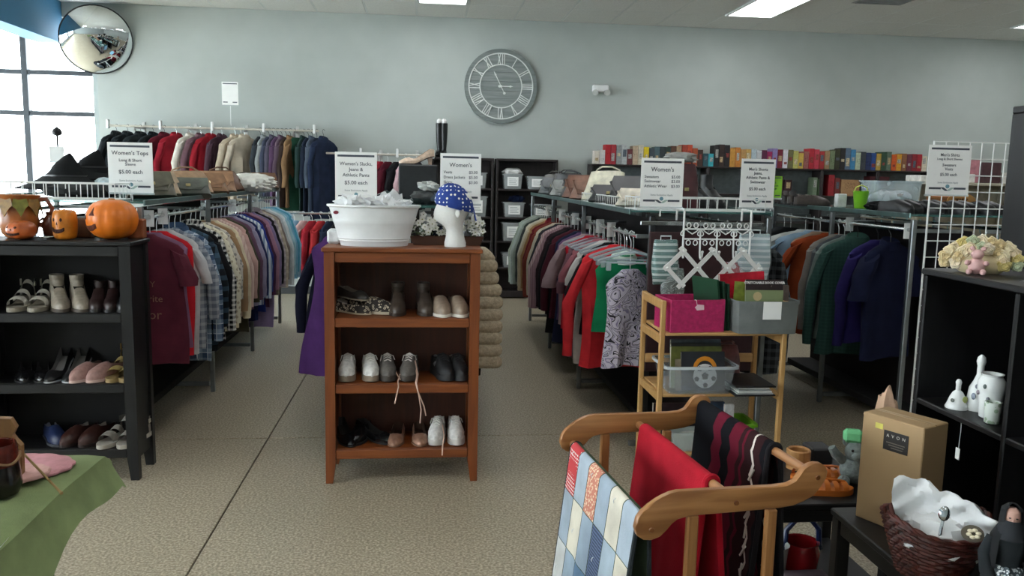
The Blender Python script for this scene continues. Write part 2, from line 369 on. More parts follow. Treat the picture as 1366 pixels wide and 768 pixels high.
def rail_of(items, xr, y0, dy, railname, group, face=0, jit=.1, x_is_rail=True, rzz=RAILZ):
    """items: (description, name, category, kwargs) from the camera end to the far end of one rail"""
    n = len(items)
    for i, (d, nm, ct, kw) in enumerate(items):
        kw = dict(kw); rr = random.Random(i * 31 + len(railname)); a = kw.pop('rz', rr.uniform(-jit, jit)); dx = kw.pop('dx', 0)
        if x_is_rail: loc = (xr, y0 + dy * i, rzz)
        else: loc = (y0 + dy * i, xr, kw.pop('z', RAILZ))
        lab = '%s, %s on the %s' % (d, 'nearest to the camera' if i == 0 else 'farthest back' if i == n - 1 else ORD[i] + ' from its near end', railname) if x_is_rail else '%s, %s on the %s' % (d, ORD[i] + ' from its window end', railname)
        if x_is_rail and rzz == RAILZ and railname[0] == 't': kw['L'] = kw.get('L', .66) + (.12 if i else .05); kw['sl'] = kw.get('sl', .52) * 1.1
        if railname[0] == 's': kw['L'] = kw.get('L', .66) + .07
        loc = (loc[0], kw.pop('y', loc[1]), loc[2]) if x_is_rail else loc
        if nm == 'clothes_hanger': empty_hanger(lab, loc, a, group)
        else: garment(nm, lab, ct, loc, a + face, group=group, **kw)

P_ = dict
S, T_, B_, J = ('shirt', 'shirt'), ('tshirt', 'shirt'), ('blouse', 'blouse'), ('jacket', 'jacket')
def it(d, k, **kw): return (d, k[0], k[1], kw)
tops = [
 it('maroon tee with faded gold lettering', T_, m=fab('5a2433'), sl=.17, sr=(.085, .085), L=.68, hw=.215, rz=.02, out=.02),
 it('mauve sleeveless top', ('tank_top', 'top'), m=fab('7d5a74'), sl=0, L=.55, hang=HW),
 it('bright red tank top', ('tank_top', 'top'), m=fab('c2202b'), sl=0, L=.62, hw=.2, hang=HW),
 it('white short-sleeved tee', T_, m=fab('c2c2c4'), sl=.2, L=.62),
 it('grey and white plaid shirt', S, m=fab('6f7785', 'plaid', 'aeb3ba', 22), sl=.42, L=.62),
 it('blue plaid flannel shirt', S, m=fab('3e536f', 'plaid', '8ea1b5', 16, 'c9d2dc'), sl=.56, L=.72, collar=fab('3e536f')),
 it('black and teal plaid shirt', S, m=fab('1d2126', 'plaid', '456074', 14), sl=.5, L=.7),
 it('plain black blouse', B_, m=fab('1a1a1d'), sl=.4, L=.55, hang=HB),
 it('black and white gingham shirt', S, m=fab('17181b', 'check', 'e4e2dc', 30), sl=.56, L=.66, collar=fab('17181b', 'check', 'e4e2dc', 30)),
 it('ivory embroidered blouse', B_, m=fab('e2dcc6', 'floral', 'b9ad96', 40), sl=.54, L=.62),
 it('pale grey floral blouse', B_, m=fab('c9c1b5', 'floral', '8d8a86', 34), sl=.4, L=.6),
 it('tan knit sweater', ('sweater', 'sweater'), m=fab('a98867'), sl=.5, L=.62),
 it('cream long-sleeved top', B_, m=fab('e0d2b4'), sl=.56, L=.66),
 it('pale pink striped blouse', B_, m=fab('d8bdb4', 'stripex', 'c8a89f', 45), sl=.5, L=.6),
 it('soft pink cardigan', ('cardigan', 'cardigan'), m=fab('caa49c'), sl=.46, L=.5),
 it('olive brown tunic', ('tunic', 'tunic'), m=fab('4b4838'), sl=.5, L=.76),
 it('dusty plum blouse', B_, m=fab('674a5e'), sl=.5, L=.6),
 it('lilac grey shirt', S, m=fab('9a93ac'), sl=.5, L=.6),
 it('navy blue tunic', ('tunic', 'tunic'), m=fab('222c58'), sl=.5, L=.74),
 it('white and blue striped shirt', S, m=fab('cfd6df', 'stripex', '7f93b3', 36), sl=.54, L=.64),
 it('royal blue blouse', B_, m=fab('26398a'), sl=.5, L=.7),
 it('dark plum long-sleeved top', B_, m=fab('4e2c46'), sl=.54, L=.68),
 it('mauve pink cardigan', ('cardigan', 'cardigan'), m=fab('a97d92'), sl=.52, L=.6),
 it('lavender long tunic', ('tunic', 'tunic'), m=fab('8f7fa4'), sl=.5, L=.9),
 it('black knit top', B_, m=fab('202024'), sl=.5, L=.58, hang=HB),
 it('grey and mauve plaid shirt', S, m=fab('9a8d96', 'plaid', 'c8bfc2', 18), sl=.54, L=.6, collar=fab('9a8d96')),
 it('stone beige plaid shirt', S, m=fab('a79b8a', 'plaid', 'cbbfae', 15), sl=.56, L=.66),
 it('taupe long-sleeved top', B_, m=fab('8a7d76'), sl=.5, L=.62),
 it('pale grey cotton shirt', S, m=fab('b9c0c4'), sl=.56, L=.6),
 it('white cotton shirt', S, m=fab('dde3e6'), sl=.58, L=.6),
 it('light aqua blouse', B_, m=fab('a5cbd6'), sl=.5, L=.6),
 it('sky blue shirt', S, m=fab('7fb6d2'), sl=.55, L=.62),
 it('turquoise blouse', B_, m=fab('4f9ebb'), sl=.5, L=.6),
 it('powder blue shirt', S, m=fab('9dc3dc'), sl=.56, L=.6),
]
rail_of(tops, -1.55, 4.74, .118, 'tops rail', 'womens tops on the left rack')
g0 = [o for o in COL.objects if o.get('label', '').startswith('maroon tee')][0]
gold = mat('8a6a55', .8)
for s_, z_, b_ in ((.045, -.36, 'Y'), (.055, -.44, 'erite'), (.075, -.53, 'ior')):
    text(b_, s_, (.06, -.066, z_), (pi / 2, 0, 0), gold, [q for q in g0.children if q.name.startswith('body')][0])
sweat = [
 it('paisley lavender sleeveless blouse', ('blouse', 'blouse'), m=mat('cfc9d8', .9, 0, 'swirl', '2b2833', 9, c3='8d84a5'), sl=0, L=.5, hw=.18, th=.05, rz=.5, hd=.12),
 it('green tank top with lace trim', ('tank_top', 'top'), m=fab('1d8a5c'), sl=0, L=.4, hw=.19, hd=.05, rz=.25, collar=fab('d9e6dc')),
 it('coral red long-sleeved sweater', ('sweater', 'sweater'), m=fab('e2363f'), sl=.6, L=.7, out=.08, hw=.23),
 it('black track jacket with white stripe', J, m=fab('17181c', 'stripex', '17181c', 1), sl=.5, L=.52, cuff=fab('d9d9d9'), out=.07),
 it('white cotton underlayer top', T_, m=fab('d6d2cf'), sl=.2, L=.76),
 it('dusty rose tee', T_, m=fab('a3636d'), sl=.2, L=.6, out=.06),
 it('mauve long tunic', ('tunic', 'tunic'), m=fab('7a5560'), sl=.3, L=.78),
 it('bright red sleeveless top', ('tank_top', 'top'), m=fab('b3202f'), sl=0, L=.6),
 it('greyish pink tee', T_, m=fab('9d878b'), sl=.3, sr=(.09, .085), L=.6, out=.07, hw=.22),
 it('purple knit top', ('sweater', 'sweater'), m=fab('5c4468'), sl=.3, L=.6),
 it('navy knee-length dress', ('dress', 'dress'), m=fab('20243d'), sl=0, L=.8, hw=.2),
 it('burgundy sweater', ('sweater', 'sweater'), m=fab('4c1c28'), sl=.55, L=.64),
 it('black long cardigan', ('cardigan', 'cardigan'), m=fab('19181b'), sl=.56, L=.78),
 it('dark brown knit sweater', ('sweater', 'sweater'), m=fab('2d2024'), sl=.56, L=.66),
 it('mauve ribbed cardigan', ('cardigan', 'cardigan'), m=fab('8e7178', 'stripex', '7c6068', 60), sl=.6, L=.66, out=.07),
 it('pale pink striped sweater', ('sweater', 'sweater'), m=fab('b99fa0', 'stripex', 'a28587', 50), sl=.62, L=.62, out=.07),
 it('charcoal wool sweater', ('sweater', 'sweater'), m=fab('34343a'), sl=.56, L=.68),
 it('cream cable sweater', ('sweater', 'sweater'), m=fab('c5bba6'), sl=.56, L=.6),
 it('rust brown sweater', ('sweater', 'sweater'), m=fab('7f3c30'), sl=.6, L=.62, out=.06),
 it('deep red turtleneck', ('sweater', 'sweater'), m=fab('6f2127'), sl=.58, L=.66, collar=fab('6f2127')),
 it('camel brown sweater', ('sweater', 'sweater'), m=fab('a07a53'), sl=.56, L=.6),
 it('sand coloured cardigan', ('cardigan', 'cardigan'), m=fab('c3b294'), sl=.6, L=.62, out=.06),
 it('off-white sweater', ('sweater', 'sweater'), m=fab('cfc8b6'), sl=.58, L=.6),
 it('dark slate jumper', ('sweater', 'sweater'), m=fab('3d4442'), sl=.56, L=.6),
 it('sage grey sweater', ('sweater', 'sweater'), m=fab('8c958c'), sl=.6, L=.6, out=.06),
 it('light grey-green cardigan', ('cardigan', 'cardigan'), m=fab('a3aca6'), sl=.62, L=.6, out=.07),
 it('pale moss green sweater', ('sweater', 'sweater'), m=fab('97a094'), sl=.62, L=.6, out=.07),
]
rail_of(sweat, 1.20, 4.72, .155, 'sweater rail', 'womens sweaters on the middle right rack', rzz=1.27)
for i in range(9): empty_hanger('clear plastic hanger with clips, %s empty one from the near end of the sweater rail' % ORD[i], (1.20, 4.66 + .155 * i + (.01 if i else 0), 1.27), .06 * ((i * 7) % 5 - 2), 'empty clear hangers')
mens = [
 it('navy blue polo shirt', ('polo_shirt', 'shirt'), m=fab('181d38'), sl=.26, sr=(.1, .095), L=.74, hw=.235, rz=.42, out=.04, collar=fab('181d38'), hang=HB, y=4.9),
 it('indigo sweatshirt', ('sweatshirt', 'shirt'), m=fab('2c2560'), sl=.58, L=.66, hw=.23, rz=.3, hang=HB, y=5.05),
 it('dark green checked shirt', S, m=fab('31504b', 'check', '385a54', 40), sl=.64, L=.8, hw=.24, rz=-.05, collar=fab('3b5b53'), out=.06, open_front=fab('2a433f'), hang=HB, y=5.3),
 it('grey green sweater', ('sweater', 'sweater'), m=fab('74827e'), sl=.6, L=.72, hw=.225, rz=.05, out=.04, y=5.4),
 it('slate grey shirt', S, m=fab('565b5f'), sl=.62, L=.8, hw=.215, rz=.1, out=.02, y=5.48),
 it('warm grey sweater', ('sweater', 'sweater'), m=fab('89837d'), sl=.58, L=.74, hw=.215, rz=.05, out=.02, y=5.56),
 it('rust orange sweatshirt', ('sweatshirt', 'shirt'), m=fab('93401f'), sl=.74, L=.74, hw=.27, rz=-.35, out=.15, sr=(.095, .065), y=5.68),
 it('pale beige sweater', ('sweater', 'sweater'), m=fab('a58b78'), sl=.6, L=.7, rz=-.2, out=.1, y=5.84),
 it('pale blue shirt', S, m=fab('93aec6'), sl=.36, L=.7, hw=.27, rz=-.35, out=.16, y=5.95),
 it('white tee with black hem', T_, m=fab('cfd2d0'), sl=.34, sr=(.1, .09), L=.7, hw=.28, rz=-.35, out=.22, cuff=fab('1a1b1d'), y=6.08),
 it('black sweatshirt', ('sweatshirt', 'shirt'), m=fab('17181a'), sl=.6, L=.66, rz=-.2, out=.07, y=6.34),
 it('dark grey jacket', J, m=fab('33363a'), sl=.56, L=.7, rz=-.1, y=6.46),
]
rail_of(mens, 2.91, 4.93, .115, 'mens rail', 'mens tops on the right rack', jit=.05)
# side garments of the middle rack, seen past its end
garment('flannel_shirt', 'black and grey checked flannel shirt beside the end of the sweater rack', 'shirt', (1.93, 4.78, RAILZ), -.3, fab('1b1d20', 'plaid', '4c5054', 20), L=.8, sl=.62, hw=.21, out=.03, group='shirts on the far side of the middle rack')
for i, (d, c) in enumerate((('deep green fleece', '1f4a3c'), ('black hooded top', '19191c'), ('dark grey tee', '3c3f43'), ('maroon sweatshirt', '4b1b24'), ('navy work shirt', '20283c'))):
    garment('sweatshirt', d + ' hanging behind the checked flannel shirt', 'shirt', (1.93, 4.96 + i * .17, RAILZ), -.1, fab(c), L=.72, sl=.56, group='shirts on the far side of the middle rack')
# garments on the central rack, showing either side of the orange bookcase
garment('skirt_suit', 'long purple dress hanging left of the orange bookcase', 'dress', (-.50, 4.74, RAILZ), -.3, fab('4b2b63'), L=.8, sl=0, hw=.15, hem=1.45, group='clothes on the central rack', th=.05)
garment('jacket', 'dark navy jacket tucked behind the long purple dress', 'jacket', (-.42, 4.92, RAILZ), -.2, fab('1c1f33'), L=.7, sl=.5, hw=.25, out=.07, hem=1.2, group='clothes on the central rack')
for i, (d, c, L) in enumerate((('black dress slacks', '1a1a1d', .9), ('charcoal slacks', '37383d', .92), ('dark denim jeans', '2a3550', .92), ('black athletic pants', '151618', .9), ('brown corduroy slacks', '4d3a2d', .9), ('grey slacks', '6a6c70', .9))):
    for s, xx in ((0, -.34), (1, .2)):
        garment('slacks', '%s, %s row on the %s side of the central rack' % (d, ORD[i], 'tub' if s == 0 else 'foam head'), 'slacks', (xx, 5.15 + i * .5, RAILZ), 0, fab(c), L=L, sl=0, hw=.15, hem=1.1, group='slacks on the central rack')
# beige channelled fur vest
vz = thing('fur_vest', 'beige channelled faux fur vest at the right side of the orange bookcase', 'vest', (.265, 4.72, RAILZ), -.25, 'clothes on the central rack')
R_ = [[(.05 * cos(2 * pi * j / 18), .03 * sin(2 * pi * j / 18), -.1) for j in range(18)]]
fur = mat('b5a68e', .95, 0, noise=.18, nsc=60, bump=.9, bsc=160)
for k in range(10):
    z0 = -.135 - k * .07; wv = .15 + .035 * min(1, max(0, (k - 1.5) / 2)); 
    mb = MB(); rr = []
    for q in range(7):
        f = q / 6; b_ = sin(pi * f) ** .6; ww = (wv - .012 + .018 * b_); tt = .045 + .02 * b_
        if k == 0: ww *= .6 + .4 * f
        rr.append([(ww * cos(2 * pi * j / 20), tt * sin(2 * pi * j / 20), z0 - .07 * f) for j in range(20)])
    mb.loft(rr).build('fur_channel', fur, vz)
MB().tube([(0, 0, -.14), (0, 0, -.04), (0, .019, 0), (0, 0, .02), (0, -.019, 0)], .003, 6).build('hanger', HW, vz)
# ---- wall rails at the back
def wall_rail(label, x0, x1, z, y, nb, tags=True):
    t = thing('wall_rail', label, 'clothes rail', (x0, y, z)); L = x1 - x0
    MB().tube([(0, 0, 0), (L, 0, 0)], .013, 8).build('rail', mat('cfcabd', .45, .3), t)
    for i in range(nb):
        xx = L * (i + .5) / nb if nb > 2 else L * (.08 + .84 * i / max(1, nb - 1))
        b = MB(); b.box((xx - .012, .012, -.02), (xx + .012, WALLB - y, .02)); b.tube([(xx, .02, -.02), (xx, WALLB - y - .004, -.3)], .011, 6); b.box((xx - .02, WALLB - y - .012, -.33), (xx + .02, WALLB - y, .07)); b.build('rail_bracket', mat('c8c9c6', .5), t, False)
    for i in range(nb + 1):
        xx = L * (i / nb) * .97 + .02; MB().bc((xx, 0, .02), (.03, .05, .11), .006).build('rail_divider', WHITE, t, False)
    return t
wall_rail('upper wall rail of coats and sweaters above the tops rack', -3.85, -1.32, 2.1, 10.62, 4)
wall_rail('lower wall rail running behind the white tub', -1.28, .12, 1.83, 10.62, 3)
coats = [('black wool coat', '1b2024', .7), ('black padded jacket', '20262b', .66), ('charcoal coat with thick collar', '262c30', .66), ('black fleece jacket', '1d2225', .66), ('wine red coat', '5e1a28', .8), ('bright crimson coat', '8f1d2c', .86),
 ('white knit sweater', 'd3cbc0', .8), ('dusty mauve cardigan', '70535c', .84), ('crimson red sweater', '971d2b', .86), ('dark plum jacket', '46303a', .86), ('cream wool cardigan', 'b9ab97', .8), ('oatmeal knit jacket', 'c3b7a5', .8)]
xs_ = [-3.73, -3.6, -3.45, -3.3, -3.17, -3.03, -2.86, -2.74, -2.62, -2.49, -2.33, -2.22]
for i, (d, c, L) in enumerate(coats):
    f = fab(c); garment('coat', '%s, %s from the window end of the upper wall rail' % (d, ORD[i]), 'coat', (xs_[i], 10.62, 2.1), pi / 2 - .45 - .1 * (i % 3), f, L=L, hw=.24, th=.055, sl=.55, collar=f, out=.05, group='coats on the upper wall rail', hang=HB if i < 5 else HM)
coats2 = [('dark grey suit jacket', '2f343a', .72), ('pale grey jacket', '8d9294', .74), ('slate blue sweater', '42485a', .8), ('grey violet jacket', '514f5e', .8), ('plum purple sweater', '57405c', .84), ('dusty purple cardigan', '5a4a58', .84), ('dark brown jacket', '3b2f2b', .86), ('camel brown coat', '86694c', .86), ('forest green robe', '2f5b47', .9), ('black green coat', '1f3330', .9), ('dark navy coat', '20293a', .96), ('grey blue jacket', '4a5563', .96), ('midnight blue coat', '1b2434', 1.0), ('navy blue long coat', '27324a', 1.0)]
for i, (d, c, L) in enumerate(coats2):
    f = fab(c); x = -2.03 + .052 * i + (.06 if i > 8 else 0) + (.03 if i > 12 else 0)
    garment('jacket', '%s, %s from the left among the darker coats on the upper rail' % (d, ORD[i]), 'jacket', (x, 10.62, 2.1), pi / 2 - (.85 if i == 8 else .55 if i == 13 else .22), f, L=L, hw=.2 if i not in (8, 13) else .24, th=.025, sl=.52, collar=f if i % 2 else None, out=.03, group='darker coats on the upper wall rail', hang=HB)
for i, (d, c, xx) in enumerate((('crimson red jacket', '84202f', -.66), ('bright red cardigan', 'a02a3a', -.58), ('wine coloured sweater', '521826', -.47), ('black skirt suit', '1a1a1e', -.36), ('pale pink blouse', 'c9a7ad', -.25), ('dark jacket', '23252b', -.1))):
    garment('jacket', d + ' on the lower wall rail between the two price signs', 'jacket', (xx, 10.62, 1.83), pi / 2 - .5, fab(c), L=.6, hw=.19, th=.03, sl=.4, out=.03, group='clothes on the lower wall rail')
# a lower rail under the dark coats
t = thing('floor_clothes_rack', 'low chrome clothes rack on wheels under the dark coats', 'clothes rack', (-1.25, 9.75, 0))
MB().tube([(-.9, 0, 1.12), (.32, 0, 1.12)], .013, 8).build('rail', CHROME, t)
for xx in (-.9, .32):
    MB().tube([(xx, 0, .1), (xx, 0, 1.12)], .013, 8).build('post', CHROME, t); MB().tube([(xx, -.25, .1), (xx, .25, .1)], .013, 8).build('foot', CHROME, t)
    for s in (-.24, .24): MB().tube([(xx - .012, s, .04), (xx + .012, s, .04)], .04, 10).build('caster', BLKMET, t)
for i, (d, c) in enumerate((('light blue shirt', '86b4cf'), ('pale pink shirt', 'c9a5a2'), ('crimson red dress', '9b2430'), ('bright red shirt', 'ad2f33'), ('dark navy trousers', '222a3c'), ('black skirt', '1b1b1e'))):
    garment('shirt', d + ' hanging from the low chrome rack under the dark coats', 'shirt', (-1.5 + .1 * i, 9.75, 1.12), pi / 2 - .35, fab(c), L=.62, hw=.19, th=.03, sl=.45, out=.03, group='clothes on the low chrome rack')
# size dividers clipped on the rails
for i, (x, y) in enumerate([(-1.55, 4.85), (-1.55, 5.1), (-1.55, 6.05), (-1.55, 6.9), (-1.55, 7.8), (1.2, 8.03), (1.2, 7.2), (1.2, 6.55), (1.2, 6.05), (1.2, 5.6), (1.2, 5.25), (2.91, 5.42), (2.91, 4.72)]):
    nm = 'tops' if x < 0 else 'sweater' if x < 2 else 'mens'; k_ = [0, 5, 11][('tops', 'sweater', 'mens').index(nm)]
    b = MB().box((-.028, -.002, -.055), (.028, .002, .04), .001); b.tube([(.013 * cos(a * pi / 4), 0, .013 * sin(a * pi / 4)) for a in range(8)], .004, 5, True)
    o = tag(b.build('size_divider', WHITE, None, False), 'white plastic size divider, %s of those clipped on the %s rail' % (ORD[i - k_], nm), 'size tag', 'size dividers on the rails', (x, y, 1.27 if nm == 'sweater' else RAILZ))
# ================================================================ BACK WALL: BOOKCASES, BINS, BOOKS, CLOCK, MIRROR
def bookcase(label, x0, y0, wd, dp, h, shelves, m, name='bookcase', th=.025, back=True, legs=0, fr=0, top_over=0, backm=None, bot=None):
    """x0,y0: front left corner. shelves: list of top heights. legs: clear height under the lowest shelf."""
    t = thing(name, label, 'bookcase', (x0, y0, 0))
    for xa in (0, wd - th - fr):
        b = MB(); b.box((xa, 0, legs), (xa + th + fr, dp, h - th))
        if legs:
            for ya in (0, dp - .05):
                b.loft([[(xa + ix * (th + fr) + (.006 if (ix == (xa > 0)) else 0) * 0, ya + iy * .05, 0) for ix, iy in ((.1, .1), (.9, .1), (.9, .9), (.1, .9))], [(xa + ix * (th + fr), ya + iy * .05, legs) for ix, iy in ((0, 0), (1, 0), (1, 1), (0, 1))]])
        b.build('side_panel', m, t, False)
    bx('top_panel', (-top_over, -top_over, h - th), (wd + top_over, dp, h), m, t)
    for z, tk in shelves: bx('shelf', (th + fr, .004, z - tk), (wd - th - fr, dp - .012, z), m, t)
    if fr: bx('top_rail', (th + fr, .002, h - th - .055), (wd - th - fr, .022, h - th), m, t)
    if back: bx('back_panel', (th + fr, dp - .01, legs + .02), (wd - th - fr, dp, h - th), backm or m, t)
    return t
DK = mat('211c1c', .5, 0, 'wood', '2c2424', 9)
zs = [1.43, 1.065, .755, .41]
bookcase('tall black bookcase of clear bins right of the white tub', .905, 10.66, .8, .3, 1.815, [(z, .025) for z in zs] + [(.1, .08)], DK, th=.028)
bookcase('tall black bookcase half hidden behind the womens skirts sign', .075, 10.66, .8, .3, 1.815, [(z, .025) for z in zs] + [(.1, .08)], DK, th=.028)
def tub(name, label, cat, loc, w_, d_, h_, m, group=None, rz=0, taper=.84, lip=.012, rimm=None, lab=None, n=None, filler=None):
    t = thing(name, label, cat, loc, rz, group)
    def rr(f, z, k=0):
        a, b = (w_ / 2 - k) * f, (d_ / 2 - k) * f; r = min(a, b) * .25; o = []
        for cx, cy, a0 in ((a - r, b - r, 0), (-a + r, b - r, 90), (-a + r, -b + r, 180), (a - r, -b + r, 270)):
            for q in (0, 45, 90): o.append((cx + r * cos(RD(a0 + q)), cy + r * sin(RD(a0 + q)), z))
        return o
    MB().loft([rr(taper, 0), rr(1, h_), rr(1 - .01, h_, .004), rr(taper, .006, .004)], (1, 1)).build('tub_wall', m, t)
    MB().loft([rr(1, h_ - .012), rr(1, h_ - .012, -lip), rr(1, h_ + .002, -lip), rr(1, h_ + .002), rr(1, h_ - .012)], (0, 0)).build('rim', rimm or m, t)
    if lab:
        dy = -(d_ / 2) * (taper + (1 - taper) * .5) - .003
        b = MB().box((-lab[0] / 2, dy - .002, h_ * .5 - lab[1] / 2), (lab[0] / 2, dy, h_ * .5 + lab[1] / 2), .001); b.build('label_card', PAPER, t, False)
        for q in range(4): MB().box((-lab[0] * .36, dy - .003, h_ * .5 - lab[1] * (.3 - .18 * q)), (lab[0] * (.36 - .1 * (q % 2)), dy - .0021, h_ * .5 - lab[1] * (.25 - .18 * q)), 0.0001).build('printed_line', mat('8c9193', .8), t, False)
    if filler:
        for c, r, mm in filler: MB().ball(c, r).build('folded_cloth', mm, t)
    return t
def lump(label, name, cat, loc, r, m, seed=1, amp=.25, fr=3, group=None, n=18, k=12, parent=None):
    """crumpled soft bundle: an uneven ball with a flat base"""
    rnd = random.Random(seed); ph = [rnd.uniform(0, 6.3) for _ in range(6)]; rings = []
    for i in range(k + 1):
        th = pi * i / k; row = []
        for j in range(n):
            a = 2 * pi * j / n; d = V((sin(th) * cos(a), sin(th) * sin(a), -cos(th)))
            q = 1 + amp * (sin(d.x * fr * 2 + ph[0]) * sin(d.y * fr * 2.3 + ph[1]) + .6 * sin(d.z * fr * 3 + ph[2] + d.x * fr * 2.7) + .35 * sin(d.y * fr * 5 + ph[3]) * sin(d.x * fr * 4.4 + ph[4])) * max(.12, sin(th))
            row.append((r[0] * d.x * q, r[1] * d.y * q, max(0, r[2] * (d.z * q + .85))))
        rings.append(row)
    o = MB().loft(rings).build(name, m, parent)
    if parent: o.location = loc; return o
    return tag(o, label, cat, group, loc)
CB = clear('e4e9ea', .7)
bins = [(1.125, 1.43, .26, .19, 'with white linens heaped over its rim'), (1.44, 1.43, .25, .165, 'beside the heaped one on the top shelf'), (1.15, 1.065, .28, .19, 'under the heaped bin, second shelf'), (1.5, 1.065, .25, .17, 'at the right of the second shelf'), (1.14, .755, .29, .235, 'tallest of the bins, third shelf'), (1.14, .41, .27, .18, 'lowest of the bins, fourth shelf'), (.66, 1.43, .26, .2, 'beside the skirts sign on the top shelf'), (.66, 1.065, .28, .26, 'beside the foam head on the second shelf'), (.36, 1.43, .25, .18, 'hidden behind the skirts sign'), (.32, 1.065, .27, .2, 'at the left of the half hidden bookcase, second shelf'), (.64, .755, .27, .2, 'behind the fur vest on the third shelf'), (.33, .755, .27, .21, 'at the left of the half hidden bookcase, third shelf'), (.64, .41, .27, .19, 'behind the fur vest on the lowest shelf')]
for i, (x, z, w_, h_, d) in enumerate(bins):
    tub('clear_bin', 'clear plastic bin with white label ' + d, 'bin', (x, 10.8, z), w_, .24, h_, CB, 'labelled clear bins', lab=(w_ * .55, h_ * .62), taper=.88,
        filler=[((0, 0, h_ * .45), (w_ * .36, .085, h_ * .42), fab(('b9bdbd', '8f9496', 'a8aaa6')[i % 3]))])
lump('heap of white linens on the top left clear bin', 'white_linens', 'linens', (1.125, 10.8, 1.60), (.115, .1, .055), fab('e8e8e6'), 3)
lump('small blue bundle between the bin shelves', 'blue_bundle', 'bundle', (1.2, 10.86, 1.256), (.09, .05, .05), fab('1e2a4a'), 5)
# black tall boots standing on the left bin bookcase
for i, x in enumerate((.175, .235)):
    t = thing('tall_boot', ('left' if i == 0 else 'right') + ' of two tall black boots standing on the bookcase with white stuffing', 'boot', (x, 10.8, 1.815), -.3, 'tall black boots')
    n = 12; el = lambda cx, cy, z, a, b: [(cx + a * cos(2 * pi * j / n), cy + b * sin(2 * pi * j / n), z) for j in range(n)]
    k = .02 * i
    MB().loft([el(0, 0, 0.02, .035, .04), el(0, 0, .1, .032, .036), el(0, .0, .2, .04, .045), el(0, 0, .34, .045, .055), el(0, 0, .43, .047, .058)]).build('shaft', mat('17191a', .35), t)
    MB().loft([el(0, -.01, .0, .036, .06), el(0, -.05, .025, .038, .1), el(0, -.05, .05, .032, .085), el(0, -.015, .085, .03, .04)]).build('foot', mat('17191a', .35), t)
    MB().ball((0, 0, .455), (.035, .04, .035)).build('stuffing', fab('eeeeec'), t)
# long low bookcases of paperbacks
k = 0
for i in range(6):
    bookcase('black paperback shelf unit, %s from the clock side' % ORD[i], 2.15 + i * .79, 10.7, .788, .27, 1.775, [(1.42, .022), (1.06, .022), (.7, .022), (.36, .022), (.06, .05)], DK, 'shelf_unit', .022, backm=mat('6d7779', .8))
bk = [('cream', 'd8cfc3', .17), ('white and red', 'cfc9c7', .18), ('red', 'b1222d', .26), ('red', 'a8303a', .25), ('grey', '8f9495', .25), ('silver', 'b0b3b3', .26), ('dark red', '6a3437', .2), ('beige', 'b9a58c', .25), ('cream', 'cdc4ae', .25), ('yellow', 'e3c81e', .23), ('slate', '3f4b52', .23), ('teal grey', '4c6468', .24), ('charcoal', '2d3436', .25), ('dark green', '2c3d38', .24), ('brown', '5f3f31', .25), ('tan', 'a58a6d', .25), ('brick red', '9a3c2b', .27), ('orange red', 'b8472c', .27), ('rust', 'a04b2b', .24), ('dark brown', '3e2b24', .22), ('dark teal', '204a52', .17), ('turquoise', '3aa5b0', .17), ('black', '1f1d1d', .28), ('deep brown', '332522', .29), ('black', '232022', .28), ('amber', 'c28d3f', .24), ('orange', 'c07a35', .25), ('tan', 'b38a55', .24), ('gold', 'c5a05a', .23), ('pale blue', 'b5c5cc', .24), ('light grey', 'c3c7ca', .23), ('plum', '5b2240', .23), ('magenta', '962457', .22), ('violet', '8d7fb2', .25), ('maroon', '782334', .24), ('lilac white', 'd6d3da', .25), ('olive', '6d6a45', .24), ('yellow green', 'b9b766', .24), ('gold', 'c9a94c', .21), ('dusty rose', '9b5d57', .23),
 ('crimson', 'b32434', .26), ('pink red', 'c33a4d', .25), ('scarlet', 'a52a2c', .24), ('tan brown', 'a0805d', .25), ('sage', '6f7d5e', .25), ('dark olive', '34351f', .27), ('black', '242324', .28), ('grey blue', '5c7289', .28), ('sky blue', '3f87b6', .27), ('white and green', 'b7c3a6', .23), ('dark grey', '3a3f46', .24), ('navy', '1f2f5c', .23), ('royal blue', '234a8c', .23), ('gold', 'b8963f', .22), ('dark green', '2d4b36', .25), ('green grey', '5d7260', .25), ('orange', 'cf5a1f', .22), ('amber', 'd99b2a', .22), ('brown', '8a5a3d', .23), ('plum', '6b2f3f', .23), ('cherry red', '8f1f2c', .23), ('red', 'a5202c', .23), ('cream', 'd6ccb5', .2)]
x = 2.19; rb = random.Random(3)
def book(label, loc, w_, d_, h_, c, group, tilt=0, name='book', pagec='ded6c4'):
    t = thing(name, label, 'book', loc, 0, group); t.rotation_euler = (0, tilt, 0); cm = mat(c, .5, noise=.12, nsc=40)
    b = MB(); b.box((0, 0, 0), (.002, d_, h_), .0005); b.box((w_ - .002, 0, 0), (w_, d_, h_), .0005); b.box((.002, 0, 0), (w_ - .002, .002, h_), .0005); b.build('cover', cm, t, False)
    bx('pages', (.0022, .0022, .004), (w_ - .0022, d_ - .004, h_ - .004), mat(pagec, .8, noise=.05), t, .0005)
    if w_ > .03:
        cc = lin(c)[:3]; rq = random.Random(int(c, 16)); li = rq.choice(('cdbf9d', 'b8a07a', '8c3a34', '57606b', 'a9a9a4', c)); a_ = rq.uniform(.15, .5)
        bx('spine_title', (w_ * rq.uniform(.1, .3), -.0012, h_ * a_), (w_ * rq.uniform(.7, .9), -.0001, h_ * (a_ + rq.uniform(.12, .4))), mat(li, .6, noise=.45, nsc=70), t, .0003)
    return t
nn = len(bk); W_ = (6.80 - 2.19) / nn
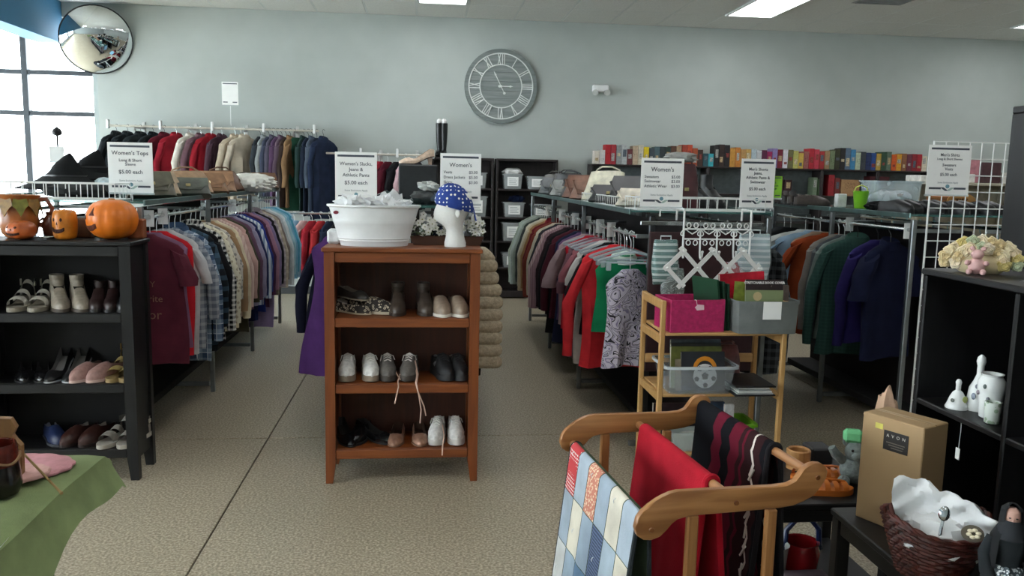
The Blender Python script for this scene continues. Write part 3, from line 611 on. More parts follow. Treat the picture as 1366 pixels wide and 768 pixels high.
for i, (c, h, hh) in enumerate(bk):
    w_ = W_ - .006 + rb.uniform(-.006, .006) * 0; 
    book('%s book, %s from the clock end of the top row of books' % (c, ORD[i] if i < nn - 1 else 'last'), (2.19 + W_ * i, 10.72, 1.7755), w_, .13 + .05 * (hh > .22), hh + rb.uniform(-.008, .008), h, 'books along the top of the black shelf units', 0)
# odds and ends on the second shelf of those units
sh = 1.4205
def boxy(name, label, cat, lo, hi, c, group=None, rough=.6, b=.006):
    c0 = ((lo[0] + hi[0]) / 2, (lo[1] + hi[1]) / 2, lo[2]); o = MB().box([lo[i] - c0[i] for i in range(3)], [hi[i] - c0[i] for i in range(3)], b).build(name, mat(c, rough, noise=.15, nsc=25) if isinstance(c, str) else c, None, False)
    return tag(o, label, cat, group, c0)
boxy('storage_box', 'dark grey storage box on the second shelf behind the womens sweaters sign', 'box', (3.0, 10.74, sh), (3.5, 10.92, sh + .2), '3a3f41')
for i, (d, c, x0, x1, h) in enumerate((('burgundy', '4a1f26', 4.62, 4.78, .24), ('dark maroon', '3a1d22', 4.8, 4.9, .2), ('sage green', '6e8068', 5.2, 5.26, .24), ('leaf green', '55744a', 5.28, 5.33, .22), ('red', '9f2630', 5.42, 5.5, .28), ('red brown', '7a2f2b', 5.51, 5.58, .24), ('tan', 'a9825b', 5.6, 5.86, .22), ('cream', 'c5bda9', 4.45, 4.6, .14), ('maroon', '4d1a20', 6.0, 6.28, .27), ('orange', 'c06a25', 6.62, 6.72, .2), ('amber', 'c88330', 6.74, 6.82, .2))):
    book('%s boxed set lying among oddments on the second paperback shelf' % d, (x0, 10.73, sh), x1 - x0, .16, h, c, 'oddments on the second paperback shelf', name='boxed_set')
# ---- clock
ck = thing('wall_clock', 'large round grey wooden clock with white roman numerals', 'clock', (.97, WALLB - .045, 2.75))
R0 = .462
def disc(r, d0, d1, n=64): return [[(r_ * cos(2 * pi * j / n), d, r_ * sin(2 * pi * j / n)) for j in range(n)] for r_, d in ((r, d1), (r, d0))]
gm = mat('8b9290', .7, 0, 'wood', '737b7a', 8, ax='x')
# plank face: strips clipped to the circle
for q in range(7):
    z0, z1 = -.42 + .12 * q + .0015, -.42 + .12 * (q + 1) - .0015; pts = []
    for f in range(9): z = z0 + (z1 - z0) * f / 8; pts.append((math.sqrt(max(0, .4205 ** 2 - z * z)) + .0005, z))
    MB().prism(pts + [(-a, z) for a, z in pts[::-1]], .004, .03).build('face_plank', gm, ck, False)
n = 72
def ring(r0_, r1_, d0, d1, nm, m):
    rr = [[(r * cos(2 * pi * j / n), d, r * sin(2 * pi * j / n)) for j in range(n)] for r, d in ((r0_, d1), (r0_, d0), (r1_, d0), (r1_, d1))]
    rr.append(rr[0]); MB().loft(rr, (0, 0)).build(nm, m, ck)
ring(.425, .474, -.012, .042, 'outer_frame', mat('7c8482', .65, 0, 'wood', '69716f', 8, ax='x')); cw = mat('dfe4e1', .5)
ring(.41, .424, -.008, .01, 'chapter_ring', cw); ring(.268, .281, -.006, .01, 'inner_ring', cw)
NUM = ['XII', 'I', 'II', 'III', 'IIII', 'V', 'VI', 'VII', 'VIII', 'IX', 'X', 'XI']
for h, s in enumerate(NUM):
    a = RD(30 * h); wd = {'I': .026, 'V': .056, 'X': .056}; tot = sum(wd[c] for c in s); u = -tot / 2; b = MB()
    for c in s:
        m_ = u + wd[c] / 2; lo, hi = .281, .41; hw = wd[c] / 2 - .012
        segs = {'I': [((m_, lo), (m_, hi))], 'V': [((m_ - hw, hi), (m_, lo)), ((m_ + hw, hi), (m_, lo))], 'X': [((m_ - hw, hi), (m_ + hw, lo)), ((m_ + hw, hi), (m_ - hw, lo))]}[c]
        for k_, (p, q) in enumerate(segs):
            d = V((q[0] - p[0], q[1] - p[1])).normalized(); nx, nz = -d.y * .0052, d.x * .0052
            P4 = [(p[0] + nx, p[1] + nz), (p[0] - nx, p[1] - nz), (q[0] - nx, q[1] - nz), (q[0] + nx, q[1] + nz)]
            b.prism([(x_ * cos(a) + z_ * sin(a), -x_ * sin(a) + z_ * cos(a)) for x_, z_ in P4], -.006 - .0006 * k_, .006)
        u += wd[c]
    b.build('numeral', cw, ck, False)
def hand(a, L, tail, wd, dy, nm):
    b = MB(); P4 = [(-wd, -tail), (wd, -tail), (wd * 1.2, L * .7), (wd * 2.6, L * .74), (0, L), (-wd * 2.6, L * .74), (-wd * 1.2, L * .7)]
    b.prism([(x_ * cos(a) + z_ * sin(a), -x_ * sin(a) + z_ * cos(a)) for x_, z_ in P4], dy - .002, dy + .002)
    b.prism([(-tail * sin(a) + .018 * cos(t_ * pi / 4), -tail * cos(a) + .018 * sin(t_ * pi / 4)) for t_ in range(8)], dy - .0021, dy + .0021); b.build(nm, cw, ck, False)
hand(RD(-27), .215, .1, .0045, -.012, 'minute_hand'); hand(RD(90), .16, .02, .005, -.006, 'hour_hand')
MB().prism([(.016 * cos(t_ * pi / 6), .016 * sin(t_ * pi / 6)) for t_ in range(12)], -.016, .004).build('hub', cw, ck, False)
# ---- emergency light
t = thing('emergency_light', 'small white emergency light fixture on the wall right of the clock', 'light', (2.29, WALLB, 2.755))
bx('housing', (-.105, -.07, -.04), (.105, 0, .055), WHITE, t, .012)
for s in (-1, 1):
    b = MB(); b.tube([(s * .075, -.05, -.035), (s * .08, -.11, -.05)], [.034, .04], 12); b.build('lamp_head', mat('d6d9d6', .3), t)
# ---- convex mirror
t = thing('convex_mirror', 'round convex security mirror high in the window corner', 'mirror', (-3.985, 10.80, 3.13)); t.rotation_euler = (RD(16), 0, RD(24))
n = 40; Rm, sag = .405, .13; rs = (Rm * Rm + sag * sag) / (2 * sag); rings = []
for i in range(13):
    r = Rm * (1 - i / 12) + .001; rings.append([(r * cos(2 * pi * j / n), -(math.sqrt(rs * rs - r * r) - (rs - sag)), r * sin(2 * pi * j / n)) for j in range(n)])
MB().loft(rings, (0, 1)).build('mirror_dome', mat('e9eef0', .02, 1, noise=0), t)
ringm = [[(r * cos(2 * pi * j / n), d, r * sin(2 * pi * j / n)) for j in range(n)] for r, d in ((Rm - .004, .006), (Rm - .004, -.008), (Rm + .007, -.008), (Rm + .007, .02))]
MB().loft(ringm, (0, 1)).build('mirror_rim', mat('2c2f31', .4), t)
MB().tube([(0, .02, 0), (0, .1, .02), (0, .15, .09)], .02, 8).build('bracket', BLKMET, t)
# ---- track light in the window bay
t = thing('track_light', 'small grey track light hanging before the bright shop window', 'light', (-5.0, 10.3, 3.0))
bx('track', (-1.6, -.02, -.01), (.08, .02, .015), mat('a9aeb0', .4), t); MB().tube([(-.3, 0, .01), (-.3, 0, CE - 3.004)], .008, 6).build('suspension_rod', mat('a9aeb0', .4), t)
MB().tube([(0, 0, -.012), (0, 0, -.07)], .008, 6).build('stem', STEEL, t); MB().lathe([(.022, -.07), (.03, -.09), (.026, -.15), (.05, -.16), (.055, -.22), (.045, -.222), (.01, -.17)], 14).build('lamp_head', mat('7b8184', .4, .4), t)
# ================================================================ PRICE SIGNS
INK = mat('4b525c', .8); SGREY = mat('9a9fa4', .8)
def sign(label, x, y, z0, w_, h_, lines, cols=None, c=None, rz=0, tilt=0, emblem=True, band=True, stem=True, ssz=1, top=None):
    """lines: (text, height above the bottom as share, letter size m, tone)"""
    t = thing('price_sign', label, 'sign', (x, y, z0), rz, 'printed price signs'); t.rotation_euler = (tilt, 0, rz)
    bx('sheet', (-w_ / 2, 0, 0), (w_ / 2, .003, h_), c or PAPER, t, .0008)
    MB().box((-w_ / 2 - .004, -.0015, -.006), (w_ / 2 + .004, .006, .004), .001).build('holder', clear('e8f0f2', .45), t, False)
    if band:
        bx('top_band', (-w_ * .44, -.001, h_ * .905), (w_ * .44, 0, h_ * .945), INK, t, .0002)
        for s in (-1, 1): bx('bottom_band', (min(s * w_ * .43, s * w_ * .15), -.001, h_ * .115), (max(s * w_ * .43, s * w_ * .15), 0, h_ * .155), INK, t, .0002)
        if emblem:
            e = MB()
            for s, q in ((-1, INK), (1, mat('a9bdb6', .7))):
                b = MB().prism([(s * w_ * .17, h_ * .155), (s * w_ * .09, h_ * .155), (s * .0, h_ * .105), (0, h_ * .085), (s * w_ * .05, h_ * .085)], -.0012, 0); b.build('emblem_wing', q, t, False)
            MB().prism([(w_ * .045 * cos(k * pi / 8), h_ * .175 + w_ * .045 * sin(k * pi / 8)) for k in range(16)], -.0014, 0).build('emblem_dot', mat('6f98a5', .7), t, False)
    for q in lines:
        s_, zz, sz = q[:3]; xx = q[3] if len(q) > 3 else 0; al = q[4] if len(q) > 4 else 'CENTER'
        text(s_, sz, (xx * w_, -.0008, h_ * zz), (pi / 2, 0, 0), SGREY if 'Exclusions' in s_ else INK, t, 'lettering', al, .0003, .008)
    if stem: MB().tube([(0, .008, 0), (0, .012, -stem)], .004, 6).build('stem', WIRE, t)
    return t
EX = ('Some Exclusions Apply', .25, .0135)
sign("white sign reading Women's Tops in front of the tops rack", -1.655, 4.9, 1.45, .243, .285, [("Women's Tops", .79, .032), ('Long & Short', .65, .023), ('Sleeve', .57, .023), ('$5.00 each', .42, .03), EX], stem=.04, rz=.0)
sign("white sign reading Women's Slacks, Jeans & Athletic Pants behind the white tub", -.381, 4.66, 1.425, .228, .28, [("Women's Slacks,", .77, .026), ('Jeans &', .66, .026), ('Athletic Pants', .55, .026), ('$5.00 each', .4, .029), EX], stem=.015)
sign("white sign reading Women's vests, dress jackets, skirts above the polka dot cap", .195, 4.64, 1.43, .226, .28, [("Women's", .77, .032), ('Vests', .63, .022, -.42, 'LEFT'), ('$3.00', .63, .022, .42, 'RIGHT'), ('Dress Jackets', .53, .022, -.42, 'LEFT'), ('$5.00', .53, .022, .42, 'RIGHT'), ('Skirts', .43, .022, -.42, 'LEFT'), ('$3.00', .43, .022, .42, 'RIGHT'), EX], stem=.015, rz=-.02)
sign("white sign reading Women's sweaters, swimwear on the end of the sweater rack", 1.297, 4.47, 1.438, .24, .268, [("Women's", .77, .033), ('Sweaters', .62, .022, -.42, 'LEFT'), ('$5.00', .62, .022, .42, 'RIGHT'), ('Swimwear', .53, .022, -.42, 'LEFT'), ('$3.00', .53, .022, .42, 'RIGHT'), ('Athletic Wear', .43, .022, -.42, 'LEFT'), ('$3.00', .43, .022, .42, 'RIGHT'), EX], stem=.05)
sign("white sign reading Men's Shorts, Jeans, Athletic Pants & Swimwear", 1.897, 4.6, 1.438, .215, .28, [("Men's Shorts", .79, .023), ('Jeans,', .71, .023), ('Athletic Pants &', .62, .023), ('Swimwear', .53, .023), ('$5.00 each', .39, .024), EX], rz=.12, stem=.03)
sign('small lime green notice sign beside the mens shorts sign', 2.005, 4.64, 1.495, .112, .128, [('Not a', .72, .016), ('fitting room', .57, .014), ('Ask staff', .43, .014)], c=mat('8fd03a', .7), emblem=False, stem=.09)
sign("white sign reading Men's Shirts and Sweaters hung on the white wire grid", 2.99, 4.5, 1.535, .262, .285, [("Men's Shirts", .8, .024), ('Long & Short Sleeves', .72, .018), ('Sweaters', .6, .023), ('Vests', .52, .023), ('$5.00 each', .41, .024), EX], stem=0)
sign('small white sign on a stem above the coat rail', -2.335, 10.4, 2.365, .19, .275, [], emblem=False, stem=.24)
sign('little white paper sign beside the black witch hat', -2.34, 5.6, 1.62, .09, .1, [], emblem=False, band=False, stem=.2)
# ================================================================ SHOE BOOKCASES AND SHOES
OAK = mat('7f431b', .45, 0, 'wood', '6a3413', 9, ax='z'); OAKX = mat('84471d', .45, 0, 'wood', '6c3514', 9, ax='x'); OAKD = mat('4a2412', .6, 0, 'wood', '3d1d0e', 9, ax='z')
def shoecase(label, x0, y0, wd, dp, h, zs_, m, mx, mb, legw=.05):
    t = thing('bookcase', label, 'bookcase', (x0, y0, 0))
    for xa in (0, wd - legw):
        for ya, fr in ((0, 1), (dp - .04, 0)):
            b = MB(); inn = .012 if xa == 0 else 0; inn2 = 0 if xa == 0 else .012
            b.loft([[(xa + inn2 * 0 + (0 if xa == 0 else .014), ya, 0), (xa + legw - (.014 if xa == 0 else 0), ya, 0), (xa + legw - (.014 if xa == 0 else 0), ya + .04, 0), (xa + (0 if xa == 0 else .014), ya + .04, 0)], [(xa, ya, .11), (xa + legw, ya, .11), (xa + legw, ya + .04, .11), (xa, ya + .04, .11)], [(xa, ya, h - .022), (xa + legw, ya, h - .022), (xa + legw, ya + .04, h - .022), (xa, ya + .04, h - .022)]])
            b.build('leg', m, t, False)
        bx('side_panel', (xa + .012, .041, .1), (xa + legw - .012, dp - .041, h - .023), m, t)
    bx('top_panel', (-.012, -.014, h - .022), (wd + .012, dp + .004, h), mx, t, .005)
    bx('top_rail', (legw + .001, .004, h - .075), (wd - legw - .001, .024, h - .023), mx, t)
    for z in zs_:
        bx('shelf', (legw + .001, .026, z - .02), (wd - legw - .001, dp - .012, z), mx, t); bx('shelf_rail', (legw + .001, .004, z - .047), (wd - legw - .001, .0255, z), mx, t)
    bx('back_panel', (legw - .01, dp - .011, .13), (wd - legw + .01, dp - .002, h - .023), mb, t)
    return t
shoecase('orange brown wooden bookcase of shoes in the middle of the aisle', -.5, 4.155, .78, .33, 1.222, (.864, .521, .175), OAK, OAKX, OAKD)
BK = mat('101011', .45, 0, 'wood', '171718', 8, ax='z', spec=.35); BKX = mat('121213', .45, 0, 'wood', '1a1a1b', 8, ax='x', spec=.35); BKD = mat('0a0a0b', .6, noise=.1, spec=.25)
shoecase('black wooden bookcase of shoes with pumpkins on top', -2.245, 4.25, .79, .27, 1.23, (.868, .506, .166), BK, BKX, BKD, .055)

def sm(a, b, x): x = max(0, min(1, (x - a) / (b - a))); return x * x * (3 - 2 * x)
TT = [0, .04, .12, .25, .38, .5, .6, .7, .8, .9, .96, 1]
def ipol(tab, x):
    for (a, u), (b, v) in zip(tab, tab[1:]):
        if x <= b: return u + (v - u) * (x - a) / (b - a)
    return tab[-1][1]
WID = [(0, .018), (.04, .029), (.12, .034), (.3, .033), (.45, .035), (.68, .043), (.85, .037), (.95, .023), (1, .006)]
def shoe(label, loc, rz, style, c, c2='d9d6d0', sole='cfcac0', group=None, size=1, lace=None, heel=0, name=None, cm=None, shaft=.11, loose=None, roll=0):
    nm = name or {'sneaker': 'sneaker', 'flat': 'flat_shoe', 'loafer': 'loafer', 'boot': 'ankle_boot', 'pump': 'heeled_shoe', 'sandal': 'sandal'}[style]
    t = thing(nm, label, 'shoe' if style not in ('boot', 'sandal') else ('boot' if style == 'boot' else 'sandal'), loc, rz, group); t.scale = (size, size, size); t.rotation_euler = (0, roll, rz)
    m = cm or mat(c, .6 if style in ('sneaker', 'sandal') else .4, noise=.15, nsc=50); ml = mat(c2, .8, noise=.1); ms = mat(sole, .6, noise=.08); L = .26
    y = lambda q: L / 2 - L * q; zo = lambda q: .004 + heel * (1 - sm(.05, .62, q)); st = {'sneaker': .03, 'flat': .008, 'loafer': .014, 'boot': .016, 'pump': .008, 'sandal': .022}[style]
    rings = []
    for q in TT:
        w_ = ipol(WID, q) * 1.07 + .002; z = zo(q) - .004 if style != 'sneaker' else zo(q) - .004 + .006 * sm(.85, 1, q)
        rings.append([(-w_, y(q), z), (w_, y(q), z), (w_, y(q), z + st), (-w_, y(q), z + st)])
    MB().loft(rings).build('sole', ms, t)
    if heel > .02:
        hw_ = .026 if heel < .05 else .014; b = MB().loft([[(sx * f, L / 2 - .03 + sy * f * 1.1, zz) for sx, sy in ((-hw_, -hw_), (hw_, -hw_), (hw_, hw_), (-hw_, hw_))] for f, zz in ((.8, 0), (.85, heel * .4), (1.15, heel * .98))]); b.build('heel', ms if style == 'boot' else m, t)
    if style == 'sandal':
        for q0, q1, hh in ((.62, .8, .045), (.38, .5, .06), (.06, .16, .085)):
            b = MB().grid(lambda u, v: (ipol(WID, q0 + (q1 - q0) * u) * 1.05 * cos(pi * v), y(q0 + (q1 - q0) * u), zo(q0) + st + hh * (sin(pi * v) ** .7) * (1 - .25 * u)), 3, 12); b.build('strap', m, t)
        b = MB().grid(lambda u, v: (.034 * cos(pi * v), y(.1) + .045 * sin(pi * v) * 1 - .01, zo(.1) + st + .05 + .035 * u), 2, 12); b.build('heel_strap', m, t)
        MB().bc((.036, y(.12), zo(.1) + st + .06), (.006, .02, .022)).build('buckle', mat('c7c2b6', .3, .8), t)
        return t
    op = {'sneaker': .5, 'flat': .68, 'loafer': .5, 'boot': .5, 'pump': .66}[style]
    HT = {'sneaker': [(0, .06), (.1, .075), (.3, .068), (.46, .088), (.6, .075), (.75, .052), (.9, .042), (1, .018)], 'flat': [(0, .05), (.1, .058), (.35, .042), (.6, .036), (.72, .042), (.85, .036), (1, .012)],
          'loafer': [(0, .05), (.1, .06), (.3, .056), (.46, .07), (.6, .066), (.8, .05), (.92, .04), (1, .015)], 'boot': [(0, .07), (.1, .09), (.3, .1), (.46, .095), (.6, .068), (.8, .046), (.92, .036), (1, .012)],
          'pump': [(0, .05), (.1, .06), (.3, .045), (.55, .034), (.7, .042), (.85, .034), (1, .012)]}[style]
    b = MB(); rings = []
    for q in TT:
        w_ = ipol(WID, q); h = ipol(HT, q); z = zo(q) + st - .004; o = q > .03 and q < op; zi = z + .008 if o else z + h + .003; k = .8 if o else .62; ki = .68 if o else .3
        rings.append([(-w_, y(q), z), (-w_ * 1.03, y(q), z + h * .45), (-w_ * k, y(q), z + h * .95), (-w_ * ki, y(q), zi), (w_ * ki, y(q), zi), (w_ * k, y(q), z + h * .95), (w_ * 1.03, y(q), z + h * .45), (w_, y(q), z)])
    b.loft(rings); nf = 8
    for i in range(len(TT) - 1):
        if TT[i + 1] <= op + .01:
            for j in (2, 3, 4): b.m[i * nf + j] = 1
    upp = b.build('upper', [m, ml], t)
    if style == 'boot':
        n = 14; b = MB()
        R = [[(.033 * f * cos(2 * pi * j / n), y(.23) + .058 * g * sin(2 * pi * j / n) + dy, zo(.1) + st + zz) for j in range(n)] for f, g, dy, zz in ((1, 1, 0, .06), (.98, .85, .006, .09), (1.0, .82, .008, shaft), (1.06, .86, .008, shaft + .035), (.95, .76, .008, shaft + .035), (.9, .7, .008, .07))]
        b.loft(R, (0, 1)); b.build('shaft', m, t)
    if style == 'sneaker':
        lm = mat(lace or 'e9e7e2', .8)
        b = MB()
        for q in range(4):
            yy = y(.47 + .065 * q); hh = ipol(HT, .47 + .065 * q) + zo(.5) + st + .003; b.tube([(-.018, yy, hh - .006), (0, yy - .004, hh + .003), (.018, yy - .008, hh - .006)], .0032, 5)
        b.tube([(0, y(.46), .115 + zo(.4)), (-.03, y(.5), .11 + zo(.4)), (-.036, y(.55), .085 + zo(.4))], .0028, 5); b.tube([(0, y(.46), .115 + zo(.4)), (.03, y(.5), .11 + zo(.4)), (.038, y(.54), .09 + zo(.4))], .0028, 5)
        lcs = b.build('laces', lm, t)
        MB().grid(lambda u, v: ((v - .5) * .042, y(.36 + .1 * u), zo(.4) + st + .055 + .024 * (1 - u) + .006 * sin(pi * v)), 3, 4).build('tongue', m, upp)
        MB().loft([[(s_ * ipol(WID, q) * 1.02, y(q), st + zz) for q, zz in ((.25, .03), (.45, .055), (.5, .05), (.36, .02))] for s_ in (-1.02, -1.0)]).build('side_stripe', ml, upp)
    for lp in (loose or []): MB().tube(lp, .0034, 5).build('loose_lace', mat('d9b8a6', .8), lcs)
    return t
def pair(desc, xs2, y0, z, style, c, where, rz=(0, 0), **k):
    for i, x in enumerate(xs2):
        kk = dict(k)
        if 'loose2' in kk:
            l2 = kk.pop('loose2'); kk['loose'] = l2[i]
        shoe('%s of the %s %s' % (('left', 'right')[i], desc, where), (x, y0, z), rz[i], style, c, group='pair of ' + desc, **kk)
OX = lambda px: -.446 + (px - 447) * .003756
y1 = 4.32
# orange bookcase
leo = mat('2a2420', .7, 0, 'floral', 'c9bda6', 60, c3='151312')
shoe('leopard print shoe tipped over on the heap left side of the top wooden shelf', (OX(465), 4.33, .868), .9, 'flat', '2a2420', group='leopard print shoes', cm=leo, sole='b7a98f')
shoe('leopard print shoe beside the heap, with pale sole towards the aisle', (OX(492), 4.32, .868), 1.2, 'loafer', '2a2420', group='leopard print shoes', cm=leo, sole='c4b8a0')
shoe('black and silver shoe on top of the leopard print heap', (OX(467), 4.34, .94), .7, 'flat', '34312e', group='leopard print shoes', c2='9a9184', sole='8d8576', size=.9)
pair('grey suede ankle boots', (OX(528), OX(566)), 4.34, .866, 'boot', '4a4038', 'on the top wooden shelf', (0, .1), c2='2b2522', sole='3a2c22', heel=.02, shaft=.075)
pair('tan slip-ons with denim toes', (OX(588), OX(612)), y1, .866, 'loafer', '9a8877', 'right side of the top wooden shelf', (.12, .12), c2='6d5a4a', sole='ded8cd', size=1.12, name='slip_on_shoe')
pair('white sneakers', (OX(459), OX(490)), y1, .523, 'sneaker', 'e2e0dc', 'left side of the middle wooden shelf', (0, .15), c2='cfccc6', sole='8d7d6d')
lz = .523
pair('grey sneakers with long loose laces', (OX(514), OX(545)), y1, lz, 'sneaker', '67625d', 'on the middle wooden shelf', (.1, -.12), c2='8d8882', sole='463f39', lace='d8cfc8',
     loose2=([[(.02, -.02, .09), (.045, -.06, .03), (.06, -.12, .012)]], [[(.03, -.02, .09), (.05, -.08, .03), (.055, -.163, .01), (.07, -.19, -.03), (.1, -.175, -.11), (.11, -.175, -.16)], [(.03, 0, .09), (.055, -.07, .03), (.06, -.17, .008), (.075, -.19, -.05), (.085, -.175, -.13), (.08, -.176, -.2)], [(-.03, -.04, .06), (-.04, -.13, .008), (-.03, -.185, -.01), (-.05, -.175, -.1)]]))
pair('black running shoes', (OX(592), OX(613)), y1, .523, 'sneaker', '1b1b1d', 'right side of the middle wooden shelf', (.3, .2), c2='8d8d90', sole='2a2a2c', lace='28282a')
for i, (x, a, d) in enumerate(((455, .4, 'lying against the left side of the bottom wooden shelf'), (476, -.2, 'in the middle of the black heap on the bottom wooden shelf'), (498, .9, 'with silver trim beside the tan flats'))):
    shoe('black leather shoe ' + d, (OX(x), 4.32 + .03 * (i == 1), .177), a, 'pump' if i != 1 else 'loafer', '121214', c2='2a2826', sole='1a1a1b', group='black shoes on the bottom wooden shelf', heel=.035 if i != 1 else .0, cm=mat('101012', .2, noise=.05))
pair('tan metallic flats', (OX(527), OX(560)), y1, .177, 'flat', 'a07a66', 'on the bottom wooden shelf', (-.08, .06), c2='4c352a', sole='7c5c48', cm=mat('a67f6b', .35, .35, noise=.15, nsc=40))
pair('white running sneakers', (OX(585), OX(611)), y1, .177, 'sneaker', 'dcdad7', 'on the bottom wooden shelf', (-.12, .05), c2='c3c1be', sole='cfccc8', loose2=([[(.03, -.03, .09), (.045, -.08, .05), (.045, -.16, .01), (.045, -.175, -.03)]], []))
LX = lambda px: -2.077 + px * .00353
y2 = 4.40
pair('clear strappy sandals', (LX(8), LX(36)), y2, .87, 'sandal', 'c6c1b6', 'left side of the top black shelf', (.1, .1), sole='8d8678', heel=.03)
pair('beige ankle boots', (LX(62), LX(90)), y2 - .01, .87, 'boot', '958b7d', 'on the top black shelf', (.5, .5), c2='3a342e', sole='4f463c', heel=.035, shaft=.08)
pair('dark brown ankle boots', (LX(116), LX(136)), y2, .87, 'boot', '2c1d1c', 'behind the beige boots on the top black shelf', (.2, .2), c2='120d0d', sole='141212', heel=.025, shaft=.06)
shoe('black boot with small buckle at the right end of the top black shelf', (LX(156), y2, .87), .1, 'boot', '111214', c2='0a0a0b', sole='0e0e10', heel=.025, shaft=.06)
pair('black shiny flats', (LX(8), LX(32)), y2, .508, 'flat', '121214', 'left side of the middle black shelf', (.4, .4), c2='2b2a2a', sole='18181a', cm=mat('141416', .2, noise=.04))
pair('black heels with silver toe caps', (LX(54), LX(80)), y2, .508, 'pump', '151517', 'on the middle black shelf', (0, 0), c2='6b6967', sole='9b9b9e', heel=.075)
pair('pale pink loafers', (LX(98), LX(124)), y2 - .01, .508, 'loafer', 'a8837c', 'on the middle black shelf', (-.35, -.45), c2='5d4542', sole='c9aca3')
pair('gold strappy sandals', (LX(141), LX(158)), y2, .508, 'sandal', 'a08a55', 'at the right end of the middle black shelf', (-.05, .0), sole='8a744a', heel=.05)
shoe('navy and grey shoe behind the pink mats on the bottom black shelf', (LX(44), y2, .168), .6, 'loafer', '1e2a4d', c2='7d7f85', sole='35363b')
pair('dark brown slippers', (LX(78), LX(104)), y2, .168, 'loafer', '3a201b', 'on the bottom black shelf', (-.3, -.3), c2='c9c5bd', sole='241613', name='slipper')
pair('grey strap sandals', (LX(132), LX(159)), y2 - .03, .168, 'sandal', '8b857d', 'right side of the bottom black shelf', (-.25, -.2), sole='a39c92')
# ================================================================ THINGS STANDING ON TOP OF BOOKCASES AND RACKS
def pumpkin(nm, label, cat, loc, r, h, m, face=None, rz=0, ribs=9, ex=.75, group=None, mouth=1.0, dk=mat('3a1405', .8)):
    t = thing(nm, label, cat, loc, rz, group); R = []; n = ribs * 6
    for i in range(15):
        a = pi * i / 14; rr = max(.06, sin(a) ** ex); z = h / 2 - h / 2 * cos(a) * (1 if i < 12 else .97)
        R.append([(r * rr * (1 - .05 * abs(cos(ribs * pi * j / n)) ** 6) * cos(2 * pi * j / n), r * rr * (1 - .05 * abs(cos(ribs * pi * j / n)) ** 6) * sin(2 * pi * j / n), z) for j in range(n)])
    MB().loft(R).build('shell', m, t)
    def on(u, v, d=.0012):      # u: angle from the front, v: height share
        sv = max(-.98, min(.98, (v - .5) * 2)); rr = r * math.cos(math.asin(sv)) ** ex; rr = rr * 1.0 + d; return (rr * sin(u), -rr * cos(u), h * v)
    def patch(poly, nm_):
        cx = sum(p[0] for p in poly) / len(poly); cy = sum(p[1] for p in poly) / len(poly); vs = [on(*p) for p in poly] + [on(cx, cy, .003)]; k = len(poly)
        vs += [on(p[0] * .999, p[1], -.004) for p in poly]; fs = [[i, (i + 1) % k, k] for i in range(k)] + [[i, k + 1 + i, k + 1 + (i + 1) % k, (i + 1) % k] for i in range(k)]
        MB().add(vs, fs).build(nm_, dk, t, False)
    for s in (-1, 1):
        if face == 'tri': patch([(s * .42 - .15, .6), (s * .42 + .15, .6), (s * .42, .8)], 'eye')
        else: patch([(s * .36 + .1 * cos(q * pi / 4), .66 + .06 * sin(q * pi / 4)) for q in range(8)], 'eye')
    patch([(-.07, .5), (.07, .5), (0, .6)], 'nose')
    for k_ in range(6):
        a0, a1 = -.62 + .207 * k_, -.62 + .207 * (k_ + 1); lo = lambda a: .34 - .13 * mouth * cos(a * 2.0); hi = lambda a: .40 - .05 * mouth * cos(a * 2.2) + (.0 if abs(a) < .5 else .02)
        patch([(a0, lo(a0)), ((a0 + a1) / 2, lo((a0 + a1) / 2)), (a1, lo(a1)), (a1, hi(a1)), ((a0 + a1) / 2, hi((a0 + a1) / 2)), (a0, hi(a0))], 'mouth')
    MB().loft([[(r * .12 * f * cos(2 * pi * j / 10), r * .12 * f * sin(2 * pi * j / 10), h * zz) for j in range(10)] for f, zz in ((2.0, .955), (1.1, .985), (.9, 1.01))]).build('stem_stub', mat('b06a1c', .7), t)
    return t
tz = 1.2305
pumpkin('jack_o_lantern', 'large orange jack-o-lantern grinning on the black bookcase', 'pumpkin', (-1.585, 4.40, tz), .125, .205, mat('e0761a', .38, noise=.12, nsc=6), 'tri', -.95, 10, dk=mat('5a2206', .8))
pumpkin('pumpkin_mug', 'small orange barrel shaped mug with carved pumpkin face', 'mug', (-1.80, 4.36, tz), .058, .15, mat('c8761f', .35, noise=.18, nsc=20), 'dot', -.3, 6, ex=.22)
pumpkin('small_pumpkin', 'little orange ceramic pumpkin in front of the leafy pitcher', 'pumpkin', (-1.985, 4.31, tz), .07, .095, mat('b75a25', .3, noise=.2, nsc=20), 'dot', -.35, 8)
t = thing('leaf_pitcher', 'ceramic pitcher of orange and green leaves behind the little pumpkin', 'pitcher', (-2.05, 4.43, tz), .15)
MB().lathe([(.055, 0), (.078, .02), (.092, .07), (.088, .12), (.08, .16), (.098, .2), (.104, .215), (.094, .212), (.074, .16), (.07, .05), (.02, .03)], 20).build('body', mat('a8622c', .3, noise=.3, nsc=9), t)
for q in range(9):
    a = 2 * pi * q / 9 + .2; lf = [(-.03, 0), (-.036, .035), (-.02, .05), (0, .09), (.02, .05), (.036, .035), (.03, 0)]
    MB().loft([[((.093 + d + .012 * (z / .09)) * cos(a + x / .1), (.093 + d + .012 * z / .09) * sin(a + x / .1), .2 - z) for x, z in lf] for d in (0, .006)]).build('leaf', mat('7b7a2c' if q % 2 else '8f6a24', .35, noise=.25, nsc=30), t)
MB().tube([(.085, 0, .19), (.13, .0, .195), (.155, 0, .15), (.14, 0, .09), (.09, 0, .06)], [.012, .012, .011, .01, .012], 8).build('handle', mat('7a3c25', .35), t)
t = thing('brown_jug', 'round brown glazed jug between the leafy pitcher and the barrel mug', 'jug', (-1.90, 4.462, tz))
